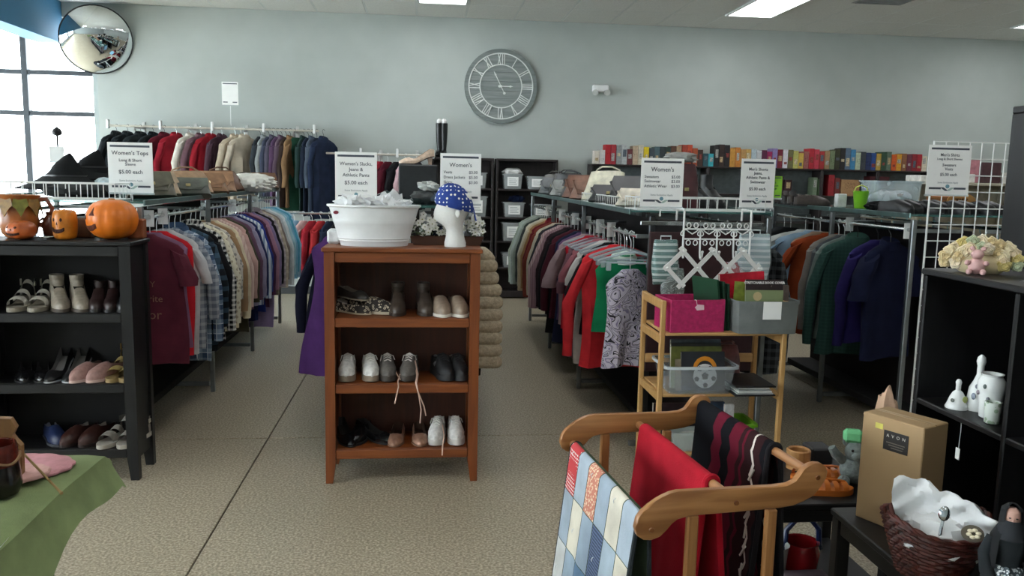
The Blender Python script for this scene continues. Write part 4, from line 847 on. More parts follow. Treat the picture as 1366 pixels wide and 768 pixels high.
MB().lathe([(.03, 0), (.048, .02), (.052, .06), (.04, .1), (.03, .115), (.034, .13), (.026, .128), (.02, .1)], 16).build('body', mat('5b2c1c', .25), t); MB().tube([(-.045, 0, .1), (-.07, 0, .08), (-.048, 0, .04)], .006, 6).build('handle', mat('5b2c1c', .25), t)
t = thing('foil_tray', 'shiny foil tray lying between the small pumpkin and the mug', 'tray', (-1.89, 4.33, tz))
MB().loft([[(a * f, b * f, z) for a, b in ((-.035, -.05), (.035, -.05), (.035, .05), (-.035, .05))] for f, z in ((.85, 0), (1, .012), (.97, .012), (.82, .003))]).build('tray', mat('cfd6dc', .2, .9), t)
bxo = boxy('wooden_block', 'orange brown wooden box peeking out behind the large jack-o-lantern', 'box', (-1.535, 4.45, tz), (-1.455, 4.515, tz + .1), '8a4a22')
bxo = boxy('wooden_block', 'brown wooden box behind the barrel mug and the jack-o-lantern', 'box', (-1.795, 4.46, tz), (-1.715, 4.515, tz + .1), '6b4630')
# ---- top of the orange bookcase
oz = 1.2225
t = thing('white_tub', 'oval white metal tub filled with tissue paper on the orange bookcase', 'tub', (-.262, 4.32, oz))
def ov(a, b, z, n=40): return [(a * cos(2 * pi * j / n), b * sin(2 * pi * j / n), z) for j in range(n)]
hb = .205; ta = lambda f: .172 + (.232 - .172) * f; tb = lambda f: .105 + .035 * f
R = []
for f in (0, .04, .1, .13, .16, .19, .22, .55, .6, .65, .95, 1): k = .003 if f in (.13, .19, .6) else 0; R.append(ov(ta(f) + k, tb(f) + k, hb * f))
R += [ov(ta(1) - .004, tb(1) - .004, hb), ov(ta(0), tb(0) - .004, .01)]
wt = mat('e3e5e6', .3, noise=.03); MB().loft(R).build('tub_wall', wt, t)
MB().loft([ov(ta(1), tb(1), hb - .01), ov(ta(1) + .009, tb(1) + .009, hb - .004), ov(ta(1) + .009, tb(1) + .009, hb + .004), ov(ta(1) - .004, tb(1) - .004, hb + .004), ov(ta(1) - .004, tb(1) - .004, hb - .01)], (0, 0)).build('rolled_rim', wt, t)
MB().prism([(-.185 + .013 * cos(q * pi / 6), .17 + .009 * sin(q * pi / 6)) for q in range(12)], -.088, -.0835).build('sticker', mat('7c2a3a', .5), t)
for i, (x, y, r, s_) in enumerate(((-.12, -.01, (.075, .06, .05), 1), (-.03, .02, (.08, .06, .05), 2), (.06, .0, (.07, .06, .05), 3), (.13, .02, (.06, .05, .04), 4))):
    lump('white tissue paper crumpled in the oval tub, %s clump from the left' % ORD[i], 'tissue_paper', 'tissue paper', (-.262 + x, 4.32 + y, oz + .165), r, mat('eceeef', .8, noise=.03), s_ * 3, .42, 4, 'tissue paper in the white tub')
b = MB().grid(lambda u, v: ((u - .5) * .12 - .02 * v, .01 * sin(9 * u) + .02 * v, .085 * v * (1 - .5 * abs(u - .6)) + .012 * sin(14 * u + 5 * v)), 8, 6)
tag(b.build('clear_wrap', clear('f0f3f4', .35)), 'stiff sheet of clear wrap rising out of the tissue', 'wrap', None, (-.16, 4.31, oz + .2))
boxy('white_box', 'small white box half hidden at the left of the oval tub', 'box', (-.52 + .012, 4.36, oz), (-.44, 4.46, oz + .075), 'dcdedf', rough=.4, b=.012)
# foam head with cap
hd = thing('foam_head', 'white foam display head facing left on the orange bookcase', 'display head', (.156, 4.30, oz))
prof = [(0, .056, .062, .0), (.02, .056, .06, 0), (.05, .048, .052, -.001), (.085, .043, .048, -.004), (.105, .05, .055, -.008), (.118, .06, .062, -.018), (.14, .069, .066, -.02), (.165, .077, .072, -.016), (.19, .085, .077, -.009), (.22, .09, .08, -.005), (.25, .086, .078, 0), (.275, .07, .066, .002), (.29, .04, .04, .002)]
n = 24; R = []
for z, a, bb, cx in prof:
    row = []
    for j in range(n):
        q = 2 * pi * j / n; x, y = cx + a * cos(q), bb * .92 * sin(q); fr = max(0, -cos(q)) ** 6
        if .12 < z < .2: x -= fr * (.02 if abs(z - .165) < .03 else .008)        # nose and lips
        if .18 < z < .21: x += fr * .006
        row.append((x, y, z))
    R.append(row)
foam = mat('e9eae6', .75, noise=.02, nsc=90, bump=.2, bsc=200); MB().loft(R).build('head', foam, hd)
for s in (-1, 1): MB().ball((-.07, s * .03, .195), (.008, .012, .005), 8, 6).build('eye_ridge', foam, hd); MB().ball((.01, s * .074, .175), (.014, .007, .022), 8, 6).build('ear', foam, hd)
MB().tube([(-.092, -.016, .137), (-.097, 0, .138), (-.092, .016, .137)], .005, 6).build('lips', foam, hd)
cp = thing('polka_dot_cap', 'blue scrub cap with white polka dots worn by the foam head', 'cap', (.150, 4.30, oz + .19))
dots = mat('1f3d8c', .85, 0, 'dots', 'f2f2ee', 50); R = []
for i in range(10):
    a = pi / 2 * i / 9; R.append([((.097 * cos(a) + .003) * cos(2 * pi * j / 28) * 1.02, (.09 * cos(a) + .003) * sin(2 * pi * j / 28), .112 * sin(a) + .02 + .022 * (-cos(2 * pi * j / 28)) * cos(a) + .004 * sin(j * 2.2)) for j in range(28)])
MB().loft(R).build('crown', dots, cp)
MB().loft([[(r * 1.02 * cos(2 * pi * j / 28), r * .93 * sin(2 * pi * j / 28), z + .02 - .022 * cos(2 * pi * j / 28)) for j in range(28)] for r, z in ((.094, -.012), (.1, 0), (.1, .014), (.094, .016))], (0, 0)).build('band', dots, cp)
MB().loft([[(.08 + .03 * f, .02 * s * (1 + f), .035 - .075 * f * f * 1.2) for s in (-1, 1)] + [(.085 + .03 * f, .02 * s * (1 + f), .035 - .075 * f * f * 1.2) for s in (1, -1)] for f in (0, .5, 1)]).build('tie_tail', dots, cp)
# planter of white flowers
t = thing('flower_planter', 'brown trough of white artificial flowers behind the foam head', 'planter', (.12, 4.40, oz))
MB().loft([[(a * f, b_ * f, z) for a, b_ in ((-.2, -.035), (.19, -.035), (.19, .035), (-.2, .035))] for f, z in ((.9, 0), (1, .045), (.96, .045), (.9, .03))]).build('trough', mat('4a2e1f', .7), t)
rf = random.Random(4); pet = mat('e9e8e0', .7, noise=.04); lf = mat('4c5a3a', .7, noise=.3); lb = MB(); cen = mat('8a8c4a', .7)
for q in range(150):
    a, e, r = rf.uniform(0, 6.3), rf.uniform(-.2, 1.2), .022; c = V((rf.uniform(-.2, .19), rf.uniform(-.04, .04), rf.uniform(.04, .11))); d = V((cos(a) * cos(e), sin(a) * cos(e), sin(e))); s_ = d.orthogonal().normalized() * .006
    lb.add([c, c + d * r * .5 + s_, c + d * r, c + d * r * .5 - s_], [[0, 1, 2, 3]])
lo = lb.build('leaves', lf, t, False); lo['kind'] = 'stuff'
for q in range(58):
    c = V((rf.uniform(-.205, .195), rf.uniform(-.055, .02), rf.uniform(.05, .14) + (.02 if rf.random() < .2 else 0))); nrm = V((rf.uniform(-.5, .5), -1, rf.uniform(-.1, .8))).normalized(); u = nrm.orthogonal().normalized(); v = nrm.cross(u); b = MB(); a0 = rf.uniform(0, 1)
    for p in range(5):
        a = a0 + 2 * pi * p / 5; d = u * cos(a) + v * sin(a); s_ = (u * -sin(a) + v * cos(a)) * .0085
        b.add([c, c + d * .011 + s_ + nrm * .003, c + d * .02 + nrm * .001, c + d * .011 - s_ + nrm * .003], [[0, 1, 2, 3]])
    b.mi = 1; b.ball(c + nrm * .002, .0035, 6, 4); b.build('flower', [pet, cen], t, False)
# ---- things on the central rack, behind the tub and head
cz = SHZ + .0045
boxy('black_box', 'black display box under the cream heeled shoe', 'box', (-.19, 5.95, cz), (.085, 6.3, cz + .245), '1f2124', b=.008)
shoe('cream and tan wedge shoe standing on the black display box', (-.065, 6.1, cz + .246), pi / 2 + .15 + pi, 'pump', 'd6bca6', c2='b08d72', sole='2a1d18', heel=.055, size=.98, name='wedge_shoe')
lump('grey leather bag slumped beside the white tub', 'grey_bag', 'bag', (-.0, 4.95, cz), (.09, .08, .045), mat('3a3e40', .5, noise=.2), 11, .2)
lump('white ruffled scarf heaped on the grey bag', 'white_scarf', 'scarf', (.02, 4.95, cz + .082), (.055, .045, .03), fab('cfd2cf'), 12, .4, 5)
lump('blue grey cloth bag behind the flower planter', 'cloth_bag', 'bag', (.13, 4.85, cz), (.08, .06, .05), fab('4a5661'), 14, .25)
lump('black folded garment behind the white tub', 'folded_garment', 'clothes', (-.22, 5.25, cz), (.09, .09, .03), fab('1b1c1f'), 15, .2)
# ---- bags, shoes and hats along the rack tops
def handbag(label, loc, rz, w_, h_, d_, c, lean=0, group=None, strap=None, flap=False, m=None, name='handbag', puff=.2):
    t = thing(name, label, 'bag', loc, rz, group); t.rotation_euler = (lean, 0, rz); m = m or mat(c, .45, noise=.2, nsc=18); rings = []
    for i in range(8):
        f = i / 7; ww = w_ / 2 * (1 - .18 * f) ; dd = d_ / 2 * (1 - .75 * f ** 1.5 + puff * sin(pi * f)); n = 20
        rings.append([(ww * (abs(cos(2 * pi * j / n)) ** .5) * (1 if cos(2 * pi * j / n) > 0 else -1), dd * (abs(sin(2 * pi * j / n)) ** .7) * (1 if sin(2 * pi * j / n) > 0 else -1) + .006 * sin(f * 7 + j), h_ * f - .01 * f * abs(cos(2 * pi * j / n)) ** 2) for j in range(n)])
    MB().loft(rings).build('bag_body', m, t); sm_ = mat(strap, .4, noise=.1) if strap else m
    MB().tube([(-w_ * .3, 0, h_ * .96), (-w_ * .28, 0, h_ * 1.04), (-w_ * .12, -.03, h_ * 1.1), (w_ * .12, -.03, h_ * 1.1), (w_ * .28, 0, h_ * 1.04), (w_ * .3, 0, h_ * .96)] if not flap else [(-w_ * .38, 0, h_ * .9), (-w_ * .44, -d_ * .5, h_ * .7), (-w_ * .2, -d_ * .8, h_ * .12), (w_ * .25, -d_ * .8, h_ * .1), (w_ * .42, -d_ * .4, h_ * .6), (w_ * .38, 0, h_ * .9)], .006, 6).build('strap', sm_, t)
    if flap: MB().grid(lambda u, v: ((u - .5) * w_ * .86, -d_ * (.18 + .36 * v) - .008, h_ * (.97 - .55 * v) - .03 * v * (1 - abs(2 * u - 1))), 8, 5).build('flap', m, t)
    MB().bc((0, -d_ * .5 - .012, h_ * .42), (.03, .006, .02)).build('clasp', mat('b9a97c', .3, .9), t)
    return t
gl = 'bags on the tops rack shelf'
for i, (d, c, x, y, w_, h_, kw) in enumerate((('olive grey handbag', '5b5748', -1.64, 5.2, .3, .2, P_(flap=True)), ('cream folded clutch', 'b9a186', -1.72, 5.55, .34, .2, P_(flap=True)), ('grey green purse', '5d6159', -1.58, 5.75, .3, .15, P_(flap=True)), ('beige canvas handbag', 'a98a6c', -1.64, 6.05, .34, .21, P_()), ('tan leather purse', '8f6a4c', -1.62, 6.4, .34, .19, P_(flap=True)), ('light brown shoulder bag', 'a37c5d', -1.66, 6.75, .36, .21, P_(flap=True)), ('chestnut brown handbag', '6b4a37', -1.64, 7.1, .34, .22, P_()), ('dark tan satchel', '7d5940', -1.6, 8.5, .3, .2, P_(flap=True)), ('dark brown shoulder bag', '4a382e', -1.68, 8.1, .34, .17, P_()))):
    handbag('%s, %s from the pumpkin end on the tops rack' % (d, ORD[i]), (x, y, cz), .6 + .25 * sin(i * 2.3), w_, h_ * .86, .1, c, -.45, gl, **kw)
lump('fluffy white knit bundle on the far end of the tops rack', 'white_knit', 'knitwear', (-1.5, 7.35, cz), (.2, .14, .085), fab('e8e7e0'), 21, .16, 6, n=36, k=20)
t = thing('silver_shoe', 'pale blue and white sneaker behind the womens tops sign', 'shoe', (-1.93, 5.25, cz + .0), .8)
MB().ball((0, 0, .06), (.055, .13, .06), 14, 8).build('upper', mat('b8ccd2', .4, noise=.25, nsc=30), t); MB().ball((0, 0, .018), (.058, .14, .018), 14, 6).build('sole', WHITE, t)
def witch_hat(label, loc, rb_, rc, h, bend, c='17191b'):
    t = thing('witch_hat', label, 'hat', loc, 0, 'black hats on the tops rack'); m = fab(c); n = 28; R = []
    for r, z in ((rb_, .0), (rb_ * .99, .008), (rb_ * .62, .05), (rc * 1.05, .075)): R.append([(r * cos(2 * pi * j / n), r * sin(2 * pi * j / n), z * (1 + .15 * sin(3 * 2 * pi * j / n)) if r > rc * 1.1 else z) for j in range(n)])
    MB().loft(R, (1, 0)).build('brim', m, t); R = []
    for i in range(9):
        f = i / 8; r = rc * (1 - f) ** .8 * (1 + .06 * sin(f * 14)) + .004; R.append([(bend * f * f + r * cos(2 * pi * j / n), r * sin(2 * pi * j / n), .055 + h * f) for j in range(n)])
    MB().loft(R).build('crown', m, t); MB().loft([[(rc * 1.03 * cos(2 * pi * j / n), rc * 1.03 * sin(2 * pi * j / n), z) for j in range(n)] for z in (.055, .085)], (0, 0)).build('band', mat('26282c', .3), t); return t
witch_hat('tall black witch hat with drooping wide brim on the tops rack', (-2.15, 5.25, cz + .045), .27, .12, .16, .03)
witch_hat('second black felt hat leaning behind the tall witch hat', (-2.07, 5.42, cz + .1), .2, .11, .13, .05)
lump('dark grey pile of folded hats under the witch hat brim', 'folded_hats', 'hats', (-1.98, 5.05, cz), (.21, .15, .045), fab('2c2e2e'), 24, .15)
t = thing('hat_stand', 'thin black rod stand with round knob rising over the witch hat', 'stand', (-2.34, 5.62, cz))
MB().tube([(0, 0, 0), (0, 0, .43)], .006, 8).build('rod', BLKMET, t); MB().lathe([(.005, .37), (.028, .38), (.03, .395), (.022, .415), (.006, .425)], 14).build('knob', BLKMET, t); MB().lathe([(.09, 0), (.09, .008), (.01, .02)], 20).build('base', BLKMET, t)
def wire_basket(label, x0, x1, y0, y1, z0, h, sp=.055, m=WIRE):
    t = thing('wire_basket', label, 'basket', ((x0 + x1) / 2, y0, z0)); w2 = (x1 - x0) / 2; D = y1 - y0
    for z in (0, h): MB().tube([(-w2, 0, z), (w2, 0, z), (w2, D, z), (-w2, D, z)], .004, 6, True).build('rim_wire', m, t)
    for i in range(int(2 * w2 / sp) + 1):
        x = -w2 + 2 * w2 * i / int(2 * w2 / sp); MB().tube([(x, 0, h), (x, 0, 0), (x, D, 0), (x, D, h)], .0026, 5).build('cross_wire', m, t)
    for i in range(1, int(D / sp)):
        for s in (-1, 1): pass
        y = D * i / int(D / sp); MB().tube([(-w2, y, h), (-w2, y, 0), (w2, y, 0), (w2, y, h)], .0026, 5).build('cross_wire', m, t)
    return t
wire_basket('long white wire basket in front of the witch hat', -2.36, -1.66, 4.66, 4.9, cz + .005, .085)
wire_basket('white wire basket on the end of the sweater rack', 1.2, 1.95, 4.6, 4.9, cz + .002, .07)
wire_basket('narrow wire basket of flats along the sweater rack shelf', 1.2, 1.42, 5.1, 6.3, cz + .002, .06)
tag(MB().loft([[(x, y, z) for x, y in ((-.22, -.06), (.22, -.03), (.2, .06), (-.2, .04))] for z in (0, .006)]).build('white_board', WHITE, None, False), 'flat white board lying behind the pumpkin mug', 'board', None, (-1.95, 4.58, 1.28)).rotation_euler = (0, -.08, 0)
gr = 'bags on the sweater rack shelf'
for i, (d, c, x, y, w_, h_, kw) in enumerate((('cream beaded purse', 'cfc6b4', 1.3, 5.05, .26, .12, P_(flap=True)), ('black leather shoulder bag', '202022', 1.36, 5.4, .36, .2, P_(flap=True)), ('black patent clutch', '17171a', 1.3, 5.75, .34, .13, P_(flap=True)), ('cream purse dotted with black studs', 'cbc6b0', 1.32, 6.12, .34, .24, P_()), ('tan brown shoulder bag', '7a5644', 1.3, 6.5, .36, .2, P_(flap=True)), ('chestnut striped purse', '6b4636', 1.3, 6.85, .36, .21, P_(flap=True)), ('dark grey handbag', '3f4041', 1.33, 7.15, .36, .21, P_(flap=True)), ('silver grey clutch', '8a8c88', 1.28, 7.5, .34, .16, P_(flap=True)), ('charcoal shoulder bag', '34373a', 1.34, 7.8, .36, .22, P_()), ('black woven handbag', '222426', 1.36, 8.1, .36, .23, P_()), ('slate grey purse', '55595b', 1.3, 8.4, .34, .18, P_(flap=True)), ('dark olive handbag', '3b3b33', 1.34, 8.7, .34, .22, P_()))):
    handbag('%s, %s from the near end of the sweater rack shelf' % (d, ORD[i]), (x, y, cz + (.004 if 5.1 < y < 6.3 else 0)), -.7, w_, h_, .1, c, -.35, gr, **kw)
handbag('burgundy paper gift bag with white top behind the womens sweaters sign', (1.62, 5.15, cz), .2, .24, .28, .12, '4c1c22', 0, gr, puff=.05)
lump('white and grey cap lying on the burgundy gift bag', 'cap', 'cap', (1.6, 5.14, cz + .285), (.1, .08, .035), fab('9b9b97'), 31, .2)
for i, (x, a) in enumerate(((1.78, .5), (1.9, .2))): shoe('black boot lying on the sweater rack shelf, %s from the gift bag' % ORD[i], (x, 5.25 + .1 * i, cz), a, 'boot', '222427', c2='111112', sole='1a1a1c', group='black boots on the rack top', heel=.03, size=1.1)
lump('black knit hat heaped behind the mens shorts sign', 'knit_hat', 'hat', (1.86, 5.6, cz), (.12, .12, .06), fab('1e1f21'), 33, .2)
# mens rack top
tub('clear_tub', 'clear tub with printed front holding white cloths on the mens rack', 'tub', (3.41, 5.8, cz), .36, .26, .2, clear('dfe8ec', .72), taper=.9, lab=(.04, .02), filler=[((-.03, 0, .07), (.13, .1, .06), fab('f0f1f0')), ((.07, -.01, .085), (.08, .09, .05), fab('e8e9ea'))])
t = thing('green_bucket', 'bright lime green bucket beside the clear tub', 'bucket', (3.14, 5.72, cz)); MB().lathe([(.04, 0), (.055, .12), (.058, .124), (.05, .12), (.036, .01)], 16).build('bucket_wall', plas('7fc224'), t); MB().tube([(-.055, 0, .115), (-.04, 0, .15), (0, 0, .165), (.04, 0, .15), (.055, 0, .115)], .004, 6).build('handle', plas('d8e26a'), t)
handbag('orange mesh bag at the right of the clear tub', (3.5, 5.35, cz), 0, .16, .13, .1, 'c0691f', 0, None)
boxy('white_packet', 'small white packet at the left of the lime bucket', 'packet', (3.0, 5.78, cz), (3.07, 5.84, cz + .1), 'd8dad8')
for i in range(7): shoe('dark sandal in a row on the mens rack shelf, %s from the lime bucket' % ORD[i], (2.90 + .012 * i, 5.98 + .085 * i, cz), 1.2, 'sandal' if i % 2 else 'loafer', ('3a302b', '24211f', '453d38')[i % 3], c2='5d544e', sole='1c1a19', group='dark sandals on the mens rack shelf')
for i in range(8): shoe('black shoe at the front of the mens rack shelf, %s from the camera end' % ORD[i], (2.93 + .09 * i, 4.9 + .05 * (i % 2), cz), .3 + .1 * (i % 3), 'loafer', '17181a', c2='2a2b2d', sole='232426', group='black shoes at the front of the mens rack')
for i in range(6): lump('black glove bundle behind the black shoes, %s from the camera end' % ORD[i], 'glove_bundle', 'gloves', (2.97 + .1 * i, 5.2 + .03 * (i % 2), cz), (.06, .07, .035), fab('1b1d1f'), 40 + i, .3, 4, 'black glove bundles on the mens rack')
t = thing('wicker_basket', 'brown wicker basket lettered TIE on the far side of the mens rack', 'basket', (3.44, 5.16, cz))
MB().lathe([(.1, 0), (.125, .04), (.13, .09), (.134, .1), (.12, .09), (.09, .01)], 24).build('basket_wall', mat('8a5a2c', .7, 0, 'stripez', '6d431f', 60, bump=.5), t)
MB().prism([(.1 * cos(q * pi / 10), .075 + .055 * sin(q * pi / 10)) for q in range(20)], -.142, -.136).build('tag_plate', mat('a97a3e', .6), t); text('TIES', .05, (0, -.1425, .075), (pi / 2, 0, 0), mat('3c2412', .8), t, bold=.02)
for i in range(9): garment('slacks', 'black dress slacks hanging on the far side of the mens rack, %s from the camera' % ORD[i], 'slacks', (3.63, 4.9 + .17 * i, RAILZ), -.2, fab(('15161a', '1f2126', '24262c')[i % 3]), L=.85, sl=0, hw=.15, group='mens slacks on the right rail', hang=plas('7fb4bd'))
# shelf with pink and white boxes beyond the grid
bookcase('cream display shelf seen through the white wire grid', 4.5, 7.2, 1.1, .4, 1.62, [(1.4, .03), (1.0, .03), (.6, .03), (.2, .03)], mat('b8b29f', .6), 'display_shelf')
for i, (d, x0, x1, h, c) in enumerate((('white gift box', 4.55, 4.75, .06, 'dedcd6'), ('pink striped box', 4.8, 5.12, .21, 'c08089'), ('black and pink box', 5.14, 5.34, .19, '4a2c31'), ('white lidded box', 5.36, 5.56, .1, 'd9d6d0'))): boxy('gift_box', d + ' on top of the cream display shelf', 'box', (x0, 7.25, 1.6205), (x1, 7.5, 1.6205 + h), c, 'boxes on the cream display shelf')
boxy('gift_box', 'white box stacked in front of the pink striped box', 'box', (4.84, 7.21, 1.6205), (5.06, 7.245, 1.70), 'ece8e4', 'boxes on the cream display shelf')
# white wire grid panel
t = thing('wire_grid', 'white wire grid panel at the end of the mens rack', 'wire grid', (3.165, 4.53, .02), .06)
for i in range(8): MB().tube([(-.27 + .54 * i / 7, 0, 0), (-.27 + .54 * i / 7, 0, 1.82)], .006 if i in (0, 7) else .0035, 6).build('upright_wire', WIRE, t)
for i in range(20): MB().tube([(-.27, .005, .01 + 1.81 * i / 19), (.27, .005, .01 + 1.81 * i / 19)], .0035, 6).build('cross_wire', WIRE, t)
# ================================================================ STAND, BLACK TABLES, CUBE SHELF
PINE = mat('c49b62', .5, 0, 'wood', 'b3884f', 9, ax='z'); PINEX = mat('c9a06a', .5, 0, 'wood', 'b98e57', 9, ax='x')
sx, sy = 1.19, 3.98
t = thing('plant_stand', 'light pine tiered stand holding the pink box and the grey bin', 'stand', (sx, sy, 0))
for xa in (0, .64):
    for ya in (0, .36): MB().bc((xa, ya, .495), (.026, .026, .99)).build('leg', PINE, t, False)
    for z, h in ((.965, .045), (.79, .045), (.49, .04), (.2, .035)): MB().bc((xa, .18, z), (.02, .333, h)).build('side_rail', PINE, t, False)
for z in (.828, .512, .2): MB().box((-.012 if z > .9 else .014, -.012, z - .016), (.626, .372, z)).build('shelf', PINEX, t, False)
MB().bc((.32, .352, .62), (.61, .015, .05)).build('back_rail', PINEX, t, False)
z1, z2, z3 = .8285, .5125, .2005
t = thing('pink_box', 'bright pink open box with a white paper tag on the pine stand', 'box', (1.36, 4.09, z1), .1)
pk = mat('b52560', .55, 0, noise=.15, nsc=60, bump=.3, bsc=220); b = MB(); W2, D2, H2 = .145, .11, .165
for lo, hi in (((-W2, -D2, .006), (W2, -D2 + .006, H2)), ((-W2, D2 - .006, .006), (W2, D2, H2)), ((-W2, -D2 + .006, .006), (-W2 + .006, D2 - .006, H2)), ((W2 - .006, -D2 + .006, .006), (W2, D2 - .006, H2)), ((-W2, -D2, 0), (W2, D2, .006))): b.box(lo, hi, .001)
b.build('box_wall', pk, t, False)
MB().prism([(-.02, .128), (-.004, .143), (.028, .14), (.03, .116), (-.008, .113)], -D2 - .004, -D2 - .001).build('paper_tag', mat('e6c7cf', .7, noise=.02), t, False); MB().tube([(-.006, -D2 - .002, .13), (-.014, -D2 - .003, .166), (-.02, -D2 + .004, .166)], .0012, 4).build('tag_string', PAPER, t)
for i, (x, a) in enumerate(((1.508, -.16), (1.528, -.1), (1.545, -.06))):
    t = thing('green_folder', 'dark green folder leaning between pink box and grey bin, %s from the pink box' % ORD[i], 'folder', (x, 4.02, z1 + .002), .1, 'dark green folders on the pine stand'); t.rotation_euler = (0, a, .35)
    c = mat(('17422c', '123322', '163c29')[i], .45, noise=.1)
    for xx in (0, .009): MB().box((xx, 0, 0), (xx + .002, .2, (.265 - .012 * i)), .0008).build('cover', c, t, False)
    MB().box((.0025, .004, .003), (.0085, .196, (.255 - .012 * i)), .0005).build('papers', PAPER, t, False); MB().box((0, -.002, 0), (.011, 0, (.265 - .012 * i)), .0005).build('spine', c, t, False)
tub('fabric_bin', 'grey fabric bin of books with a white card on the pine stand', 'bin', (1.725, 4.06, z1), .33, .25, .165, fab('737876'), taper=.96, lip=.003)
gb = [o for o in COL.objects if o.get('label', '').startswith('grey fabric bin')][0]
bx('label_card', (-.035, -.1305, .075), (.06, -.1275, .165), PAPER, gb, .0005)
def flatbook(nm, label, cat, loc, rot, w_, h_, d_, c, group=None, m=None, writing=None):
    t = thing(nm, label, cat, loc, 0, group); t.rotation_euler = rot; m = m or mat(c, .45, noise=.25, nsc=22)
    MB().box((-w_ / 2, 0, 0), (w_ / 2, .002, h_), .0006).build('front_cover', m, t, False); MB().box((-w_ / 2, d_ - .002, 0), (w_ / 2, d_, h_), .0006).build('back_cover', m, t, False)
    MB().box((-w_ / 2 + .001, .0022, .003), (w_ / 2 - .003, d_ - .0022, h_ - .003), .0005).build('pages', mat('d9d2c1', .8), t, False)
    if writing: text(writing[0], writing[1], (0, -.0008, h_ * writing[2]), (pi / 2, 0, 0), mat(writing[3], .6), t, bold=.03)
    return t
flatbook('book_cover_pack', 'dark pack lettered STRETCHABLE BOOK COVER standing in the grey bin', 'pack', (1.735, 4.02, z1 + .03), (-.1, 0, 0), .2, .235, .01, '2a1d1f', writing=('STRETCHABLE BOOK COVER', .0165, .93, 'dcd6d4'))
flatbook('magazine', 'green and tan landscape magazine at the front of the grey bin', 'magazine', (1.72, 3.985, z1 + .025), (-.08, 0, 0), .2, .19, .006, '6d7a52', m=mat('7d8a62', .4, 0, 'floral', 'b9a57c', 14, c3='4f6a58'))
flatbook('magazine', 'grey brown book at the right end of the grey bin', 'book', (1.82, 4.03, z1 + .025), (-.06, 0, .05), .1, .21, .02, '6b5d55')
flatbook('magazine', 'lime green booklet at the left end of the grey bin', 'booklet', (1.62, 4.04, z1 + .03), (-.1, .08, .1), .1, .22, .006, '8f9d3f')
flatbook('red_packet', 'red plastic wrapped packet behind the books in the grey bin', 'packet', (1.665, 4.11, z1 + .06), (-.08, -.08, 0), .24, .23, .025, 'b51f30', m=mat('b51f30', .25, noise=.35, nsc=12))
# second shelf
tub('clear_tub', 'clear plastic tub with a soccer ball book on the pine stand', 'tub', (1.40, 4.08, z2), .37, .27, .145, clear('e6ecef', .84), taper=.88, lip=.012, rimm=clear('dde6ea', .35))
t = flatbook('soccer_book', 'dark book with a soccer ball on its cover inside the clear tub', 'book', (1.42, 3.985, z2 + .012), (-.16, 0, 0), .23, .2, .012, '20242b')
bw = mat('d9dadb', .5, noise=.05); MB().prism([(.01 + .062 * cos(q * pi / 14), .075 + .062 * sin(q * pi / 14)) for q in range(28)], -.0012, -.0002).build('ball_print', bw, t, False)
for q in range(6):
    cx, cz_ = (.01, .075) if q == 0 else (.01 + .047 * sin(2 * pi * q / 5 + .6), .075 + .047 * cos(2 * pi * q / 5 + .6)); r = .02 if q == 0 else .014
    MB().prism([(cx + r * sin(2 * pi * k / 5), cz_ + r * cos(2 * pi * k / 5)) for k in range(5)], -.0018, -.0012).build('ball_patch', mat('2a2c33', .5), t, False)
MB().prism([(.01 + r * cos(a), .105 + r * sin(a) * 1.1) for r, a in [(.065, RD(10 + 20 * q)) for q in range(9)] + [(.045, RD(170 - 20 * q)) for q in range(9)]], -.0011, -.0001).build('orange_print', mat('d98a1e', .5), t, False)
for i, (c, dd) in enumerate((('6e7436', 'olive green book behind the soccer ball book'), ('2d3034', 'dark grey book at the back of the clear tub'), ('55616b', 'blue grey book lying across the back of the clear tub'))):
    flatbook('book', dd, 'book', (1.4 + .01 * i, 4.04 + .035 * i, z2 + .012), (-.1, 0, 0), .27, .215 + .012 * i, .02, c)
flatbook('tan_booklet', 'thin tan booklet standing at the left inside the clear tub', 'booklet', (1.30, 3.99, z2 + .012), (-.14, 0, 0), .05, .16, .008, '8f836c')
handbag('crumpled clear bag with dark red cloth behind the clear tub', (1.62, 4.25, z2), .2, .2, .2, .1, 'a98c88', 0, None, m=mat('7d4a48', .35, noise=.5, nsc=14))
t = thing('black_binder', 'open black zip binder of papers on the right of the stand', 'binder', (1.665, 4.06, z2), 0)
for zz, a in ((.0, 0), (.045, -.0)): MB().box((-.105, -.15, zz), (.11, .13, zz + .008)).build('cover', mat('1a1b1d', .45), t, False)
for q in range(4): MB().box((-.09 + .006 * q, -.142 + .004 * q, .0085 + .008 * q), (.1 - .005 * q, .12, .0145 + .008 * q), .001).build('paper_stack', PAPER if q % 2 else mat('b8babb', .7), t, False)
MB().box((-.11, .131, 0), (.11, .137, .053)).build('spine', mat('1a1b1d', .45), t, False)
# third shelf
flatbook('book', 'navy blue book standing on the lowest shelf of the pine stand', 'book', (1.52, 4.08, z3), (-.06, 0, 0), .12, .235, .02, '2c3f58')
flatbook('book', 'white book beside the navy one on the lowest shelf', 'book', (1.60, 4.06, z3), (-.06, 0, 0), .05, .225, .02, 'd9dadb')
flatbook('book', 'dark maroon book on the lowest shelf behind the quilt rack', 'book', (1.3, 4.1, z3), (-.06, 0, 0), .2, .225, .02, '2a1c22')
tub('clear_bin', 'frosted bin of papers on the lowest shelf of the pine stand', 'bin', (1.38, 4.04, z3), .22, .1, .1, clear('d3ddda', .4), filler=[((0, 0, .05), (.09, .04, .045), fab('c9cec8'))])
tub('lime_basket', 'translucent lime green basket on the lowest shelf of the pine stand', 'basket', (1.66, 4.12, z3), .14, .2, .13, mat('7fbf2a', .3, noise=.05, trans=.35))
